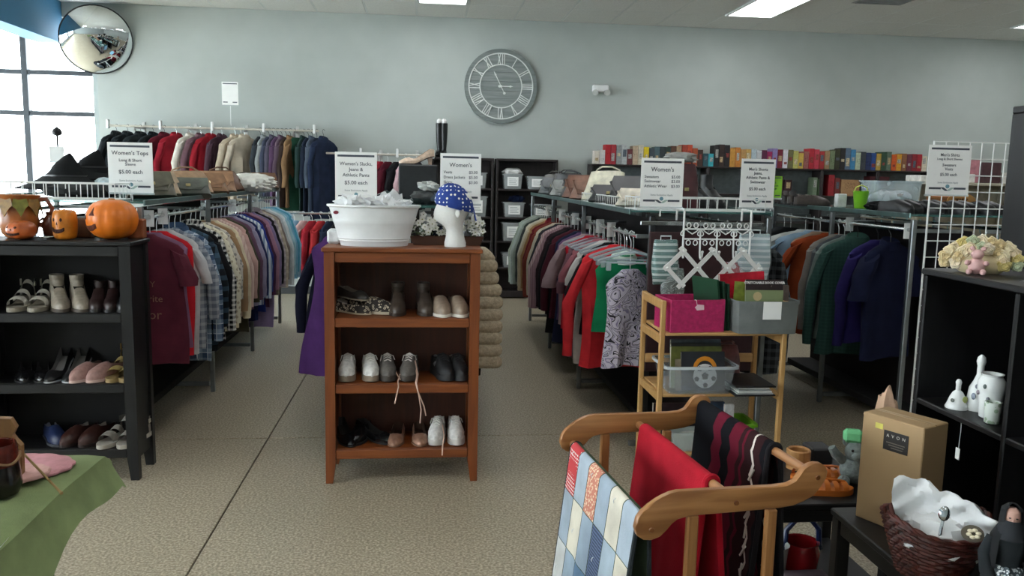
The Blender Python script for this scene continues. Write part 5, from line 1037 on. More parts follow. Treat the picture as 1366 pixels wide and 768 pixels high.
# ---- packaged linens, hook rack and peg rack on the end of the sweater rack
tx = lambda c, c2: mat(c, .3, 0, 'stripez', c2, 30)
def package(label, loc, w_, h_, d_, m, rz=0):
    t = thing('linen_package', label, 'package', loc, rz, 'packaged linens on the rack end'); R = []
    for i in range(9):
        f = i / 8; n = 20; ww = w_ / 2 * (.86 + .14 * sin(pi * f)); dd = d_ / 2 * (.3 + .7 * sin(pi * min(1, f * 1.1)) ** .6 if f < .91 else .2)
        R.append([(ww * (abs(cos(2 * pi * j / n)) ** .4) * (1 if cos(2 * pi * j / n) > 0 else -1), dd * sin(2 * pi * j / n) + .006 * sin(f * 12 + j), -h_ + h_ * f) for j in range(n)])
    MB().loft(R).build('folded_linen', m, t)
    MB().loft([[(p[0] * 1.06, p[1] * 1.12 - .002, p[2]) for p in r] for r in R]).build('plastic_bag', clear('eef4f5', .84), t)
    MB().tube([(-.03, 0, -.01), (-.03, 0, .02), (.03, 0, .02), (.03, 0, -.01)], .004, 6).build('bag_handle', clear('e8f0f2', .3), t); return t
package('packaged sheets with teal and white stripes at the left of the hook rack', (1.33, 4.46, 1.26), .15, .25, .06, tx('2f6d66', 'b9cac6'), .1)
package('clear bag of grey green leaf print linen below the teal stripes', (1.38, 4.46, 1.1), .13, .2, .06, mat('6f7e78', .4, 0, 'swirl', 'aeb8b2', 10, c3='45544f'))
package('clear bag of white and pale blue linens at the right of the hook rack', (1.84, 4.46, 1.3), .19, .27, .07, tx('a9bcc2', 'dfe6e8'), -.1)
package('clear packet of red cloth behind the grey fabric bin', (1.77, 4.46, 1.14), .24, .2, .06, mat('a92433', .4, 0, 'floral', 'd8c6c8', 24), .1)
boxy('maroon_board', 'dark maroon board hanging inside the end of the sweater rack', 'board', (1.25, 4.50, .5), (1.9, 4.52, 1.3), '33181b', rough=.8)
MB().box((-.36, -.006, -.012), (.36, .006, .012), .003).build('cross_bar', CHROME, None, False)
tag(bpy.data.objects['cross_bar'], 'chrome cross bar on the end of the sweater rack above the hooks', 'bar', None, (1.565, 4.545, 1.345))
t = thing('hook_rack', 'ornate white wire hook rack hung over the end of the sweater rack', 'hook rack', (1.6, 4.40, 1.385))
for s in (-1, 1):
    MB().tube([(s * .19, .14, -.02), (s * .19, .135, .045), (s * .19, 0, .045), (s * .19, 0, -.2), (s * .19, -.012, -.22)], .006, 6).build('hanger_arm', WIRE, t)
for z in (-.06, -.115): MB().tube([(-.19, 0, z), (.19, 0, z)], .0045, 6).build('cross_wire', WIRE, t)
for i in range(4):
    cx = -.1425 + .095 * i; b = MB()
    for s in (-1, 1):
        b.tube([(cx, -.004, -.0875)] + [(cx + s * (.02 + .022 * (1 - cos(a))) , -.004, -.0875 + .03 * sin(a) * (1 - a / 7)) for a in [k * .55 for k in range(1, 9)]], .0032, 5)
        b.tube([(cx + s * .008 + s * .012 * (1 - cos(a)), -.004, -.04 + .014 * sin(a)) for a in [k * .7 for k in range(10)]], .003, 5)
        b.tube([(cx + s * .008 + s * .012 * (1 - cos(a)), -.004, -.135 - .014 * sin(a)) for a in [k * .7 for k in range(10)]], .003, 5)
    b.build('scroll', WIRE, t)
for x in (-.095, 0, .095):
    MB().tube([(x, 0, -.06), (x, -.006, -.19), (x, -.012, -.215), (x, -.03, -.225), (x, -.045, -.205), (x, -.048, -.185)], .005, 6).build('hook', WIRE, t); MB().ball((x, -.048, -.182), .008, 8, 6).build('hook_tip', WIRE, t)
t = thing('peg_rack', 'white accordion peg rack with crossed slats hanging below the hook rack', 'peg rack', (1.545, 4.31, 1.12)); t.scale = (.88, 1, .9)
wp = mat('dcdcd8', .5, noise=.05)
cx = [-.285, -.19, -.095, 0, .095, .19, .285]; A = .095
for i in range(6):
    for s, dy in ((1, 0), (-1, .009)):
        p, q = (cx[i], -A * .0), (cx[i + 1], 0)
        z0 = (A if (i % 2 == 0) else -A) if False else 0
for k, (x0, z0, x1, z1_, dy) in enumerate([(-.28, -.0, -.18, -.1, 0), (-.28, 0, -.18, .1, .01), (-.19, .108, .01, -.1, 0), (-.19, -.108, .01, .1, .01), (0, .108, .2, -.1, 0), (0, -.108, .2, .1, .01), (.19, .108, .3, -.01, 0), (.19, -.108, .3, .01, .01)]):
    d = V((x1 - x0, z1_ - z0)).normalized(); e = .02; n_ = V((-d.y, d.x)) * .0125; p0 = V((x0, z0)) - d * e; p1 = V((x1, z1_)) + d * e
    MB().prism([tuple(p0 + n_), tuple(p0 - n_), tuple(p1 - n_), tuple(p1 + n_)], dy - .0045, dy + .0045).build('slat', wp, t, False)
for x, z in ((-.28, 0), (-.185, .104), (-.185, -.104), (-.09, 0), (.005, .104), (.1, 0), (.195, .104), (.3, 0)): MB().tube([(x, .015, z), (x, -.02, z), (x, -.045, z + .006)], [.007, .007, .009], 8).build('peg', wp, t)
# ---- black tables at the right
def table(label, x0, x1, y0, y1, h, lower=None, skirt=.05, lw=.045, nm='black_table'):
    t = thing(nm, label, 'table', (x0, y0, 0)); W, D = x1 - x0, y1 - y0
    bx('table_top', (0, 0, h - .022), (W, D, h), BKX, t)
    for xa in (.005, W - lw - .005):
        for ya in (.005, D - lw - .005): bx('leg', (xa, ya, 0), (xa + lw, ya + lw, h - .022), BK, t)
    bx('apron', (.05, .01, h - .022 - skirt), (W - .05, .028, h - .023), BKX, t); bx('apron', (.05, D - .028, h - .022 - skirt), (W - .05, D - .01, h - .023), BKX, t)
    for xa in (.01, W - .028): bx('apron', (xa, .05, h - .022 - skirt), (xa + .018, D - .05, h - .023), BK, t)
    if lower: bx('lower_shelf', (.015, .05, lower - .018), (W - .015, D - .05, lower), BKX, t)
    return t
table('low black table behind the quilt rack with orange sandals on it', 1.19, 1.73, 2.69, 3.22, .45, .1)
table('black side table carrying the cardboard box and the wicker basket', 1.312, 1.735, 1.15, 2.43, .55, None)
# cube shelf: front faces the aisle, running along y
t = thing('cube_shelf', 'black cube shelf unit at the right edge with porcelain bells inside', 'shelf', (1.742, .95, 0)); D = .39; ysd = [0, .432, .864, 1.296, 1.76]; zsd = [.04, .42, .842, 1.3]
for i, y in enumerate(ysd): bx('upright_panel', (0, max(0, y - .009 - (.009 if i == 4 else 0)), 0), (D, y + (.009 if i < 4 else 0) + (.009 if i == 0 else 0), 1.28), BK, t)
for i in range(4):
    for z in zsd[:3]: bx('shelf', (.001, ysd[i] + .0185 if i == 0 else ysd[i] + .0095, z - .02), (D - .012, ysd[i + 1] - (.0185 if i == 3 else .0095), z), BK, t)
    bx('back_panel', (D - .011, ysd[i] + .019, .05), (D - .003, ysd[i + 1] - .019, 1.28), BKD, t)
bx('top_panel', (-.006, -.006, 1.2805), (D + .004, ysd[4] + .006, 1.302), BKX, t)
bookcase('tall black shelf at the far right edge behind the cube shelf', 2.46, 2.99, .8, .32, 1.925, [(1.6, .025), (1.25, .025), (.9, .025), (.5, .025), (.1, .06)], BK, 'tall_shelf', .03, backm=BKD)
# porcelain in the cube shelf
por = mat('dfe2e0', .15, noise=.03); zc = .8425
def lathe_thing(nm, label, cat, loc, prof, m, n=20, extra=None, group=None):
    t = thing(nm, label, cat, loc, 0, group); MB().lathe(prof, n).build('body', m, t)
    return t
t = lathe_thing('porcelain_bell', 'short white porcelain bell with grey bird painting', 'bell', (1.80, 2.55, zc), [(.036, 0), (.037, .004), (.031, .018), (.024, .04), (.016, .055), (.008, .062), (.008, .08), (.01, .09), (.006, .098), (.002, .1)], por)
MB().ball((-.026, -.012, .03), (.004, .009, .007), 8, 6).build('bird_painting', mat('5c625c', .5), t); MB().ball((.01, -.026, .035), (.01, .004, .012), 8, 6).build('leaf_painting', mat('aab36a', .5), t)
t = lathe_thing('porcelain_bell', 'tall white porcelain bell standing behind the short one', 'bell', (1.86, 2.53, zc), [(.04, 0), (.041, .005), (.034, .04), (.03, .075), (.018, .1), (.011, .12), (.011, .15), (.015, .165), (.012, .18), (.004, .188)], por)
MB().ball((-.029, -.016, .05), (.005, .01, .012), 8, 6).build('flower_painting', mat('8b93a2', .5), t)
t = lathe_thing('porcelain_vase', 'white porcelain vase with grey flower painting in the cube shelf', 'vase', (1.83, 2.43, zc), [(.022, 0), (.03, .005), (.034, .05), (.042, .1), (.04, .125), (.03, .14), (.034, .148), (.028, .147), (.02, .12)], por)
for q, (a, z) in enumerate(((2.6, .1), (3.0, .085), (3.6, .11), (3.9, .07))): MB().ball((.041 * cos(a), .041 * sin(a), z), (.006, .006, .008), 8, 6).build('flower_painting', mat(('6e7078', '8a7f86', '5f6a66')[q % 3], .5), t)
t = lathe_thing('porcelain_cup', 'small green patterned white cup right of the vase', 'cup', (1.80, 2.375, zc), [(.018, 0), (.022, .003), (.024, .04), (.025, .07), (.021, .07), (.018, .01)], mat('d4dcd4', .2, 0, 'floral', '9fb59c', 60))
t = thing('hang_tag', 'white tag hanging on a string under the bell shelf', 'tag', (1.80, 2.52, .821)); MB().tube([(0, 0, 0), (.004, .002, -.05), (0, 0, -.11)], .0012, 4).build('string', PAPER, t); bx('paper', (-.002, -.01, -.15), (.0, .012, -.11), PAPER, t, .0005)
# flower and bear figurine on top
t = thing('flower_figurine', 'cream rose bouquet figurine with a pink bear on the cube shelf', 'figurine', (1.86, 2.585, 1.3025), -.62)
rr = random.Random(9); cols = ['d8c69c', 'cdb98c', 'e0d2b0', 'd9c7a8', 'c6b574', 'b7c0a0', 'e3d6bd']
for q in range(26):
    a = pi * (q % 13) / 12; lay = q // 13; x = -.105 * cos(a) * (1 - .35 * lay); z = .012 + .075 * sin(a) * (1 - .3 * lay) + .02; c = (x, -.02 - .022 * lay + rr.uniform(-.01, .01), z); r = rr.uniform(.018, .026); b = MB()
    for k in range(3):
        rk = r * (1 - .28 * k); b.loft([[(c[0] + rk * (1 + .12 * sin(5 * 2 * pi * j / 15 + k)) * f * cos(2 * pi * j / 15), c[1] - .006 * k - dz, c[2] + rk * (1 + .12 * sin(5 * 2 * pi * j / 15 + k)) * f * sin(2 * pi * j / 15)) for j in range(15)] for f, dz in ((.4, -.012), (1, 0), (.86, .006), (.5, .002))])
    b.build('rose', mat(cols[q % 7], .6, noise=.12, nsc=60), t)
b = MB().ball((0, -.02, .03), (.085, .045, .04)); b.build('base', mat('c9b994', .7), t)
pkb = mat('c99f9c', .5, noise=.05); b = MB(); b.ball((-.01, -.085, .028), (.026, .022, .028)); b.ball((-.01, -.09, .066), (.019, .018, .017))
for s in (-1, 1): b.ball((-.01 + s * .016, -.088, .085), (.008, .005, .008), 8, 6); b.ball((-.01 + s * .027, -.095, .038), (.009, .012, .009), 8, 6); b.ball((-.01 + s * .02, -.108, .01), (.01, .014, .01), 8, 6)
b.build('pink_bear', pkb, t)
t = thing('silver_cutlery', 'pale folded cloth at the near end of the cube shelf top', 'cloth', (1.83, 2.24, 1.3025)); MB().grid(lambda u, v: (-.05 + .12 * u, -.05 + .1 * v, .004 + .01 * abs(sin(6 * u + 3 * v))), 10, 8).build('fold', fab('c9cac6'), t)
# ---- things on the tables
kraft = mat('a98c66', .8, noise=.04, nsc=6); kd = mat('947852', .8, noise=.05)
an = math.atan2(-.178, .088)
t = thing('cardboard_box', 'upright kraft cardboard box with black AVON label on the side table', 'box', (1.357, 2.358, .5505), an)
# local x runs along the front face, local y is away from the aisle
bx('carton', (0, 0, 0), (.2, .125, .34), kraft, t, .003)
bx('tape_strip', (.004, .05, .3402), (.196, .075, .3408), mat('b3956d', .4), t, .0001); MB().box((.0, .06, .335), (.2, .0615, .3411), .0003).build('flap_seam', kd, t, False)
bx('label', (.075, -.0012, .243), (.155, -.0002, .303), mat('26221f', .5), t, .0001)
text('A  V  O  N', .0135, (.115, -.0016, .288), (pi / 2, 0, 0), mat('d8d2c8', .5), t, depth=.0002, bold=0, xs=1.0)
for q in range(3): bx('small_print', (.085 + .008 * q, -.0016, .266 - .0075 * q), (.145 - .003 * q, -.0013, .269 - .0075 * q), mat('6d655c', .6), t, .00005)
bx('yellow_sticker', (.045, -.0012, .301), (.07, -.0002, .318), mat('d9cf62', .6), t, .0001)
wk = mat('4b1d14', .45, 0, noise=.35, nsc=40)
bk_ = thing('wicker_basket', 'dark reddish brown wicker basket holding white tissue on the side table', 'basket', (1.372, 1.985, .5505))
def rw(f): return .085 + .05 * f
nS = 26
for k in range(nS):
    a = 2 * pi * k / nS; MB().tube([(rw(f) * cos(a), rw(f) * .88 * sin(a), .13 * f + .035 * f * (abs(cos(a)) ** 3)) for f in (0, .35, .7, 1)], .0035, 5).build('stake', wk, bk_)
b = MB()
for i in range(13):
    f = (i + .5) / 13; m = nS * 2
    b.tube([((rw(f) + (.0045 if (j + i) % 2 else -.0035) * (1 if True else 0)) * cos(2 * pi * j / m), (rw(f) + (.0045 if ((j // 2) + i) % 2 else -.0035)) * .88 * sin(2 * pi * j / m), .13 * f + .035 * f * (abs(cos(2 * pi * j / m)) ** 3)) for j in range(m)], .0058, 5, True)
b.build('weave', wk, bk_)
for o_ in (0, pi): MB().tube([((rw(1.02) + .003 * sin(12 * a + o_)) * cos(a), (rw(1.02) + .003 * sin(12 * a + o_)) * .88 * sin(a), .136 + .035 * (abs(cos(a)) ** 3) + .004 * cos(12 * a + o_)) for a in [2 * pi * j / 72 for j in range(72)]], .0052, 5, True).build('rim_braid', wk, bk_)
MB().loft([[(r * cos(2 * pi * j / 26), r * .88 * sin(2 * pi * j / 26), z) for j in range(26)] for r, z in ((.083, 0), (.083, .008))]).build('basket_floor', wk, bk_)
MB().tube([(-.135, .01, .16), (-.145, .005, .19), (-.14, -.01, .2), (-.132, -.02, .165)], .006, 6).build('handle_loop', wk, bk_)
tis = mat('e9ebec', .3, noise=.05, nsc=8, bump=.6, bsc=30)
def crumple(u, v):
    x = -.12 + .27 * u; z = .06 + .17 * v; top = 1 - .34 * max(0, u - .35) + .05 * sin(u * 11) + .03 * sin(u * 29); s_ = sin(13 * u + 7 * v) * .008 + sin(23 * u - 17 * v) * .006 + abs(sin(31 * u + 19 * v)) * .006
    return (x * (.62 + .38 * min(1, v * 2)), -.02 + .04 * sin(u * 5) * v + s_ - .02 * v, .06 + (.185 * top) * v)
MBt = MB().grid(crumple, 26, 22); MBt.grid(lambda u, v: tuple(V(crumple(u, v)) + V((.006, .05 - .02 * v, -.012))), 26, 22)
o = tag(MBt.build('tissue_bundle', tis), 'crumpled white tissue bundle standing up in the dark wicker basket', 'tissue paper', None, (1.385, 1.98, .5505), -.72)
lump('white bubble wrap ball lower in the dark wicker basket', 'bubble_wrap', 'wrap', (1.375, 1.965, .60), (.1, .085, .065), tis, 51, .25, 5)
t = thing('serving_spoon', 'silver serving spoon lying against the white tissue in the basket', 'spoon', (1.325, 1.90, .665), -.72); t.rotation_euler = (-.25, .12, -.55)
sv = mat('b9bfc3', .12, 1, noise=.02); MB().ball((0, 0, .085), (.014, .005, .02), 12, 8).build('bowl', sv, t); MB().tube([(0, 0, -.02), (0, 0, .02), (0, .002, .066)], [.007, .004, .004], 6).build('handle', sv, t)
t = thing('brooch', 'round bronze dish with cream flower decoration in the basket', 'ornament', (1.378, 1.845, .722), -.72); t.rotation_euler = (-.35, 0, -.5)
MB().prism([(.026 * cos(q * pi / 12), .021 * sin(q * pi / 12)) for q in range(24)], -.003, .003).build('disc', mat('6f675a', .35, .6), t)
for q in range(6): a = q * pi / 3 + .3; MB().ball((.011 * cos(a) + .002, -.006, .009 * sin(a)), (.007, .003, .005), 8, 6).build('flower_petal', mat('e8ddc0', .4), t)
# doll figurine
dl = thing('doll_figurine', 'small cloaked doll with dark veil, black robe and glittering silver skirt', 'doll', (1.392, 1.735, .5505), -.5); dl.scale = (.82, .82, .84)
dk = mat('10191e', .8, noise=.2); skin = mat('c39a8c', .6, noise=.04)
n = 20; R = []
for r, rb2, z, dx in ((.085, .08, .0, 0), (.083, .076, .04, .002), (.07, .065, .1, .002), (.05, .045, .15, .0), (.036, .03, .175, 0)): R.append([((r + .007 * sin(7 * 2 * pi * j / n)) * cos(2 * pi * j / n) + dx, (rb2 + .006 * sin(7 * 2 * pi * j / n)) * sin(2 * pi * j / n), z) for j in range(n)])
MB().loft(R).build('skirt', mat('4b545a', .25, .5, 'floral', 'dfe4e6', 120, c3='8b949a'), dl)
sq = MB(); rq = random.Random(5)
for q in range(230):
    a = rq.uniform(0, 6.3); f = rq.uniform(.02, .93); z = .165 * f; r = .092 - .05 * f; sq.ball((r * cos(a), r * .93 * sin(a), z), (.0042, .0042, .0042), 5, 4)
so = sq.build('sequins', mat('d3d8da', .1, .9, noise=.05), dl); so['kind'] = 'stuff'
MB().loft([[(a_ * cos(2 * pi * j / n), b_ * sin(2 * pi * j / n), z) for j in range(n)] for a_, b_, z in ((.035, .029, .172), (.04, .032, .2), (.047, .034, .235), (.05, .03, .252), (.024, .02, .268), (.013, .013, .276), (.014, .014, .287), (.02, .022, .294), (.0235, .026, .306), (.024, .027, .318), (.02, .024, .332), (.01, .012, .34))]).build('body', [dk, skin], dl)
bd = [o for o in dl.children if o.name.startswith('body')][0]
for p in bd.data.polygons:
    if p.center.z > .288: p.material_index = 1
for s in (-1, 1):
    MB().tube([(s * .045, 0, .247), (s * .062, -.008, .2), (s * .055, -.03, .155), (s * .045, -.045, .135)], [.015, .018, .02, .017], 10).build('sleeve', dk, dl)
    h = MB(); h.ball((s * .042, -.052, .125), (.008, .005, .011), 8, 6)
    for q in range(4): h.tube([(s * .042 + (q - 1.5) * .0038, -.055, .118), (s * .042 + (q - 1.5) * .004, -.058, .107 + .001 * abs(q - 1.5)), (s * .042 + (q - 1.5) * .0036, -.055, .1)], .0017, 5)
    h.tube([(s * .035, -.054, .126), (s * .03, -.058, .117)], .002, 5); h.build('hand', skin, dl)
    MB().ball((s * .009, -.0262, .317), (.0035, .0016, .002), 8, 6).build('eye', mat('1a1614', .3), dl)
MB().loft([[(0, -.026, .317), (.002, -.025, .315), (-.002, -.025, .315)], [(0, -.031, .308), (.0035, -.0255, .307), (-.0035, -.0255, .307)]]).build('nose', skin, dl)
MB().loft([[(r * 1.05 * sin(a), -r * cos(a) * 1.1 - .001, z) for a in [RD(-95 + 10 * q) for q in range(20)]] for r, z in ((.026, .308), (.029, .295), (.034, .275), (.042, .255))], (0, 0), False).build('face_veil', mat('20242a', .8), dl)
MB().loft([[(r * sin(a), r * 1.12 * -cos(a) + .004, z) for a in [RD(40 + 14 * q) for q in range(21)]] for r, z in ((.058, .17), (.056, .2), (.05, .25), (.032, .285), (.031, .31), (.028, .335), (.014, .349), (.002, .351))], (0, 1), False).build('cloak', mat('0d1014', .85, noise=.2), dl)
# low table things
orp = plas('c06a28'); 
for i, (x, y, a) in enumerate(((1.47, 2.80, 1.5), (1.53, 2.93, 1.75))):
    t = thing('orange_sandal', ('nearer' if i == 0 else 'farther') + ' orange cut-out sandal on the low black table', 'sandal', (x, y, .4505), a, 'orange sandals on the low black table')
    L = .24; b = MB(); b.loft([[(-ipol(WID, q) * 1.05, .12 - L * q, 0), (ipol(WID, q) * 1.05, .12 - L * q, 0), (ipol(WID, q) * 1.05, .12 - L * q, .022), (-ipol(WID, q) * 1.05, .12 - L * q, .022)] for q in TT]); b.build('sole', orp, t)
    for q0, q1, hh in ((.5, .58, .034), (.64, .72, .03), (.78, .88, .026), (.05, .12, .034)): MB().grid(lambda u, v: (ipol(WID, q0 + (q1 - q0) * u) * 1.03 * cos(pi * v), .12 - L * (q0 + (q1 - q0) * u), .018 + hh * sin(pi * v) ** .7), 3, 10).build('strap', orp, t)
    MB().tube([(0, .12 - L * .5, .053), (0, .12 - L * .7, .05), (0, .12 - L * .86, .042)], .006, 6).build('strap', orp, t)
t = thing('wooden_ring', 'round pale wooden ring box behind the end of the quilt rack', 'box', (1.50, 3.06, .4505)); MB().lathe([(.045, 0), (.047, .02), (.047, .075), (.041, .08), (.036, .074), (.036, .01), (.01, .008)], 24).build('ring', mat('b3834f', .5, 0, 'wood', '9a6c3c', 9), t)
boxy('black_case', 'small black case beside the wooden ring box', 'case', (1.57, 3.08, .4505), (1.66, 3.18, .52), '1a1a1c')
pl = thing('plush_toy', 'grey plush toy slumped behind the cardboard box', 'plush toy', (1.64, 2.88, .4505), -.4)
gp = mat('6c7572', .95, noise=.2, nsc=40, bump=.8, bsc=150); b = MB(); b.ball((0, 0, .06), (.055, .05, .06)); b.ball((0, -.01, .13), (.042, .04, .04)); b.ball((0, -.048, .122), (.02, .018, .016)); 
for s in (-1, 1): b.ball((s * .036, 0, .165), (.014, .009, .02), 8, 6); b.tube([(s * .045, -.01, .09), (s * .075, -.03, .12), (s * .09, -.035, .145)], [.018, .018, .015], 10); b.ball((s * .04, -.05, .022), (.024, .035, .022), 10, 8)
b.build('body', gp, pl)
for s in (-1, 1): MB().ball((s * .016, -.045, .142), .005, 8, 6).build('eye', mat('151515', .2), pl)
bx('green_vest', (-.05, -.03, .165), (.02, .015, .215), mat('6fc287', .8, noise=.15), pl, .012)
lump('beige plush bundle standing behind the cardboard box', 'plush_bundle', 'plush toy', (1.675, 2.755, .4505), (.045, .045, .222), fab('c7a68c'), 61, .18)
# under the low table, on its bottom shelf
zl = .1005
t = thing('red_pail', 'red toy pail with blue handle under the low black table', 'pail', (1.45, 2.88, zl)); MB().lathe([(.05, 0), (.062, .02), (.07, .09), (.06, .12), (.066, .125), (.056, .122), (.05, .02)], 20).build('pail_wall', mat('93161c', .2, noise=.05), t)
MB().tube([(-.07, 0, .1), (-.065, 0, .17), (-.03, 0, .21), (.03, 0, .21), (.065, 0, .17), (.07, 0, .1)], .011, 8).build('handle', mat('22335f', .35), t)
for s in (-1, 1): MB().ball((s * .072, 0, .098), .014, 8, 6).build('hinge', mat('1a2340', .4), t)
t = thing('grey_mug', 'pale grey enamel mug beside the red pail', 'mug', (1.33, 2.86, zl), .3); MB().lathe([(.04, 0), (.046, .01), (.055, .12), (.058, .125), (.05, .12), (.04, .01)], 20).build('mug_wall', mat('b3b6b2', .3, noise=.05), t); MB().tube([(.05, 0, .1), (.085, 0, .09), (.085, 0, .04), (.046, 0, .03)], .007, 6).build('handle', mat('b3b6b2', .3, noise=.05), t)
lump('blue cloth bundle behind the grey mug', 'blue_cloth', 'cloth', (1.36, 3.0, zl), (.07, .05, .07), fab('27458a'), 71, .25)
boxy('grey_case', 'mauve grey flat case lying in front of the red pail', 'case', (1.33, 2.74, zl), (1.5, 2.8, zl + .05), '6d5f66')
# ================================================================ QUILT RACK AND ITS TEXTILES
QW = mat('a87646', .4, 0, 'wood', '84552c', 8, ax='x'); QZ = mat('ab7a4a', .4, 0, 'wood', '8b5c32', 8, ax='z'); QY = mat('a5744a', .4, 0, 'wood', '8c5f38', 8, ax='y')
qx, qy, qa = .554, 1.878, RD(6.7)
q_ = thing('quilt_rack', 'honey oak quilt rack with curved end rails in the foreground', 'rack', (qx, qy, 0), qa)
RAILP = [(-0.0429, 0.7481), (-0.0383, 0.7714), (-0.0264, 0.7875), (-0.0099, 0.8029), (0.0099, 0.8158), (0.0264, 0.8241), (0.0462, 0.8317), (0.066, 0.8352), (0.1452, 0.8344), (0.2244, 0.8331), (0.3234, 0.8317), (0.363, 0.834), (0.3861, 0.8433), (0.3973, 0.8576), (0.4092, 0.8749), (0.4224, 0.8833), (0.4369, 0.8858), (0.4541, 0.8834), (0.4666, 0.8748), (0.4726, 0.8611), (0.4706, 0.8465), (0.4587, 0.8263), (0.4389, 0.8034), (0.4125, 0.7866), (0.3828, 0.7775), (0.3432, 0.7735), (0.2244, 0.7714), (0.132, 0.7707), (0.0924, 0.7691), (0.066, 0.7634), (0.0495, 0.7522), (0.0363, 0.7367), (0.0198, 0.7214), (0.0, 0.715), (-0.0198, 0.7179), (-0.0363, 0.729)]
PEG = [(0, .742), (.223, .796), (.445, .848)]; QL = .66
cxm = .21
for y in (0, QL):
    rings = []
    for k, (f, dy) in enumerate(((.0, -.010), (1, -.0075), (1, .0075), (0, .010))):
        rings.append([(x + (0 if f else .003 * (1 if x < cxm else -1)), y + dy, z + (0 if f else .003 * (1 if z < .79 else -1))) for x, z in RAILP])
    o = MB().loft(rings).build('end_rail', QW, q_)
    for x in (.11, .325): MB().bc((x, y, .3955), (.03, .018, .749)).build('post', QZ, q_, False)
    MB().loft([[(-.02, y - .012, 0), (.46, y - .012, 0), (.46, y - .012, .02), (.38, y - .012, .045), (.06, y - .012, .045), (-.02, y - .012, .02)], [(-.02, y + .012, 0), (.46, y + .012, 0), (.46, y + .012, .02), (.38, y + .012, .045), (.06, y + .012, .045), (-.02, y + .012, .02)]]).build('foot', QW, q_, False)
    for x, z in PEG:
        sgn = -1 if y == 0 else 1; MB().tube([(x, y + sgn * .009, z), (x, y + sgn * .0125, z)], [.008, .006], 10).build('screw_plug', mat('7c4a20', .4), o)
for x, z in PEG: MB().tube([(x, .009, z), (x, QL - .009, z)], .0125, 12).build('dowel', QY, q_)
MB().bc((.2175, QL / 2, .2), (.03, QL - .02, .05)).build('stretcher', QY, q_, False)
def drape(label, nm, cat, peg, y0, y1, Lf, Lb, rad, m, flare_f, flare_b, fold=.008, th=.006, seed=0, ny=40, extra=None, sway=None):
    """cloth hung over a dowel; profile runs from the aisle side hem over the dowel to the other hem"""
    px, pz = PEG[peg]; P = []
    for k in range(15): f = k / 14; P.append((-rad - flare_f * (1 - f), -Lf * (1 - f), 1 - f))
    for k in range(1, 8): a = pi - pi * k / 8; P.append((rad * cos(a), rad * sin(a), 0))
    for k in range(15): f = k / 14; P.append((rad + flare_b * f, -Lb * f, f))
    rnd = random.Random(seed); ph = [rnd.uniform(0, 6.3) for _ in range(3)]
    def pt(u, v, off=0):
        i = min(len(P) - 2, int(u * (len(P) - 1))); g = u * (len(P) - 1) - i; x = P[i][0] * (1 - g) + P[i + 1][0] * g; z = P[i][1] * (1 - g) + P[i + 1][1] * g; h = P[i][2] * (1 - g) + P[i + 1][2] * g
        nx, nz = -(P[i + 1][1] - P[i][1]), P[i + 1][0] - P[i][0]; l = math.hypot(nx, nz) or 1; nx, nz = nx / l, nz / l
        y = y0 + (y1 - y0) * v; wv = fold * h * (sin(y * 38 + ph[0] + z * 1.5) + .6 * sin(y * 67 + ph[1]))
        if sway: y += sway * h * (v - .5)
        return (px + x + (wv - off) * nx * 1.0, y, pz + z - off * nz)
    nu = len(P) - 1; b = MB(); b.grid(lambda u, v: pt(u, v), nu, ny); b.grid(lambda u, v: pt(u, v, th), nu, ny)
    for v in (0, 1): b.grid(lambda u, w_: pt(u, v, th * w_), nu, 1)
    for u in (0, 1): b.grid(lambda v, w_: pt(u, v, th * w_), ny, 1)
    t = thing(nm, label, cat, (qx, qy, 0), qa); b.build('cloth', m, t); return t, pt
dn = fab('7a94ae', c2=None)
t, pt = drape('denim patchwork quilt over the lowest dowel of the quilt rack', 'patchwork_quilt', 'quilt', 0, .045, .615, .60, .5, .019, fab('41503c'), .07, .02, .004, .008, 2)
qcl = t.children[0]
# patches: rows from the dowel downwards, columns along the dowel (far to near)
quilt = [[('e', 'b8383c'), ('p', 'a3b0bc'), ('r', 'c27c68'), ('p', '9dacba'), ('c', 'd6d0bf'), ('p', 'a5b2be')],
         [('p', '9fadba'), ('c', 'd5cfbe'), ('p', '97a7b6'), ('s', '38465e'), ('p', 'a0afbb'), ('c', 'd0cab9')],
         [('w', 'c6c8c6'), ('p', '94a5b4'), ('d', '64809a'), ('p', '9baab8'), ('s', '3a4861'), ('p', '93a4b4')],
         [('p', '98a8b6'), ('g', 'a3ab9b'), ('p', '92a3b3'), ('d', '5f7b97'), ('p', '9eadb9'), ('d', '50697f')]]
def qm(k, c):
    if k == 'e': return mat(c, .9, 0, 'dots', 'e6dcd6', 90)
    if k == 'r': return mat(c, .9, 0, 'floral', 'e0c9a8', 120)
    if k == 's': return mat(c, .9, 0, 'stripez', '5a6b8c', 110)
    return fab(c)
nr, nc = 4, 6; UF = 18 / 36      # share of the profile on the aisle side up to the top of the dowel
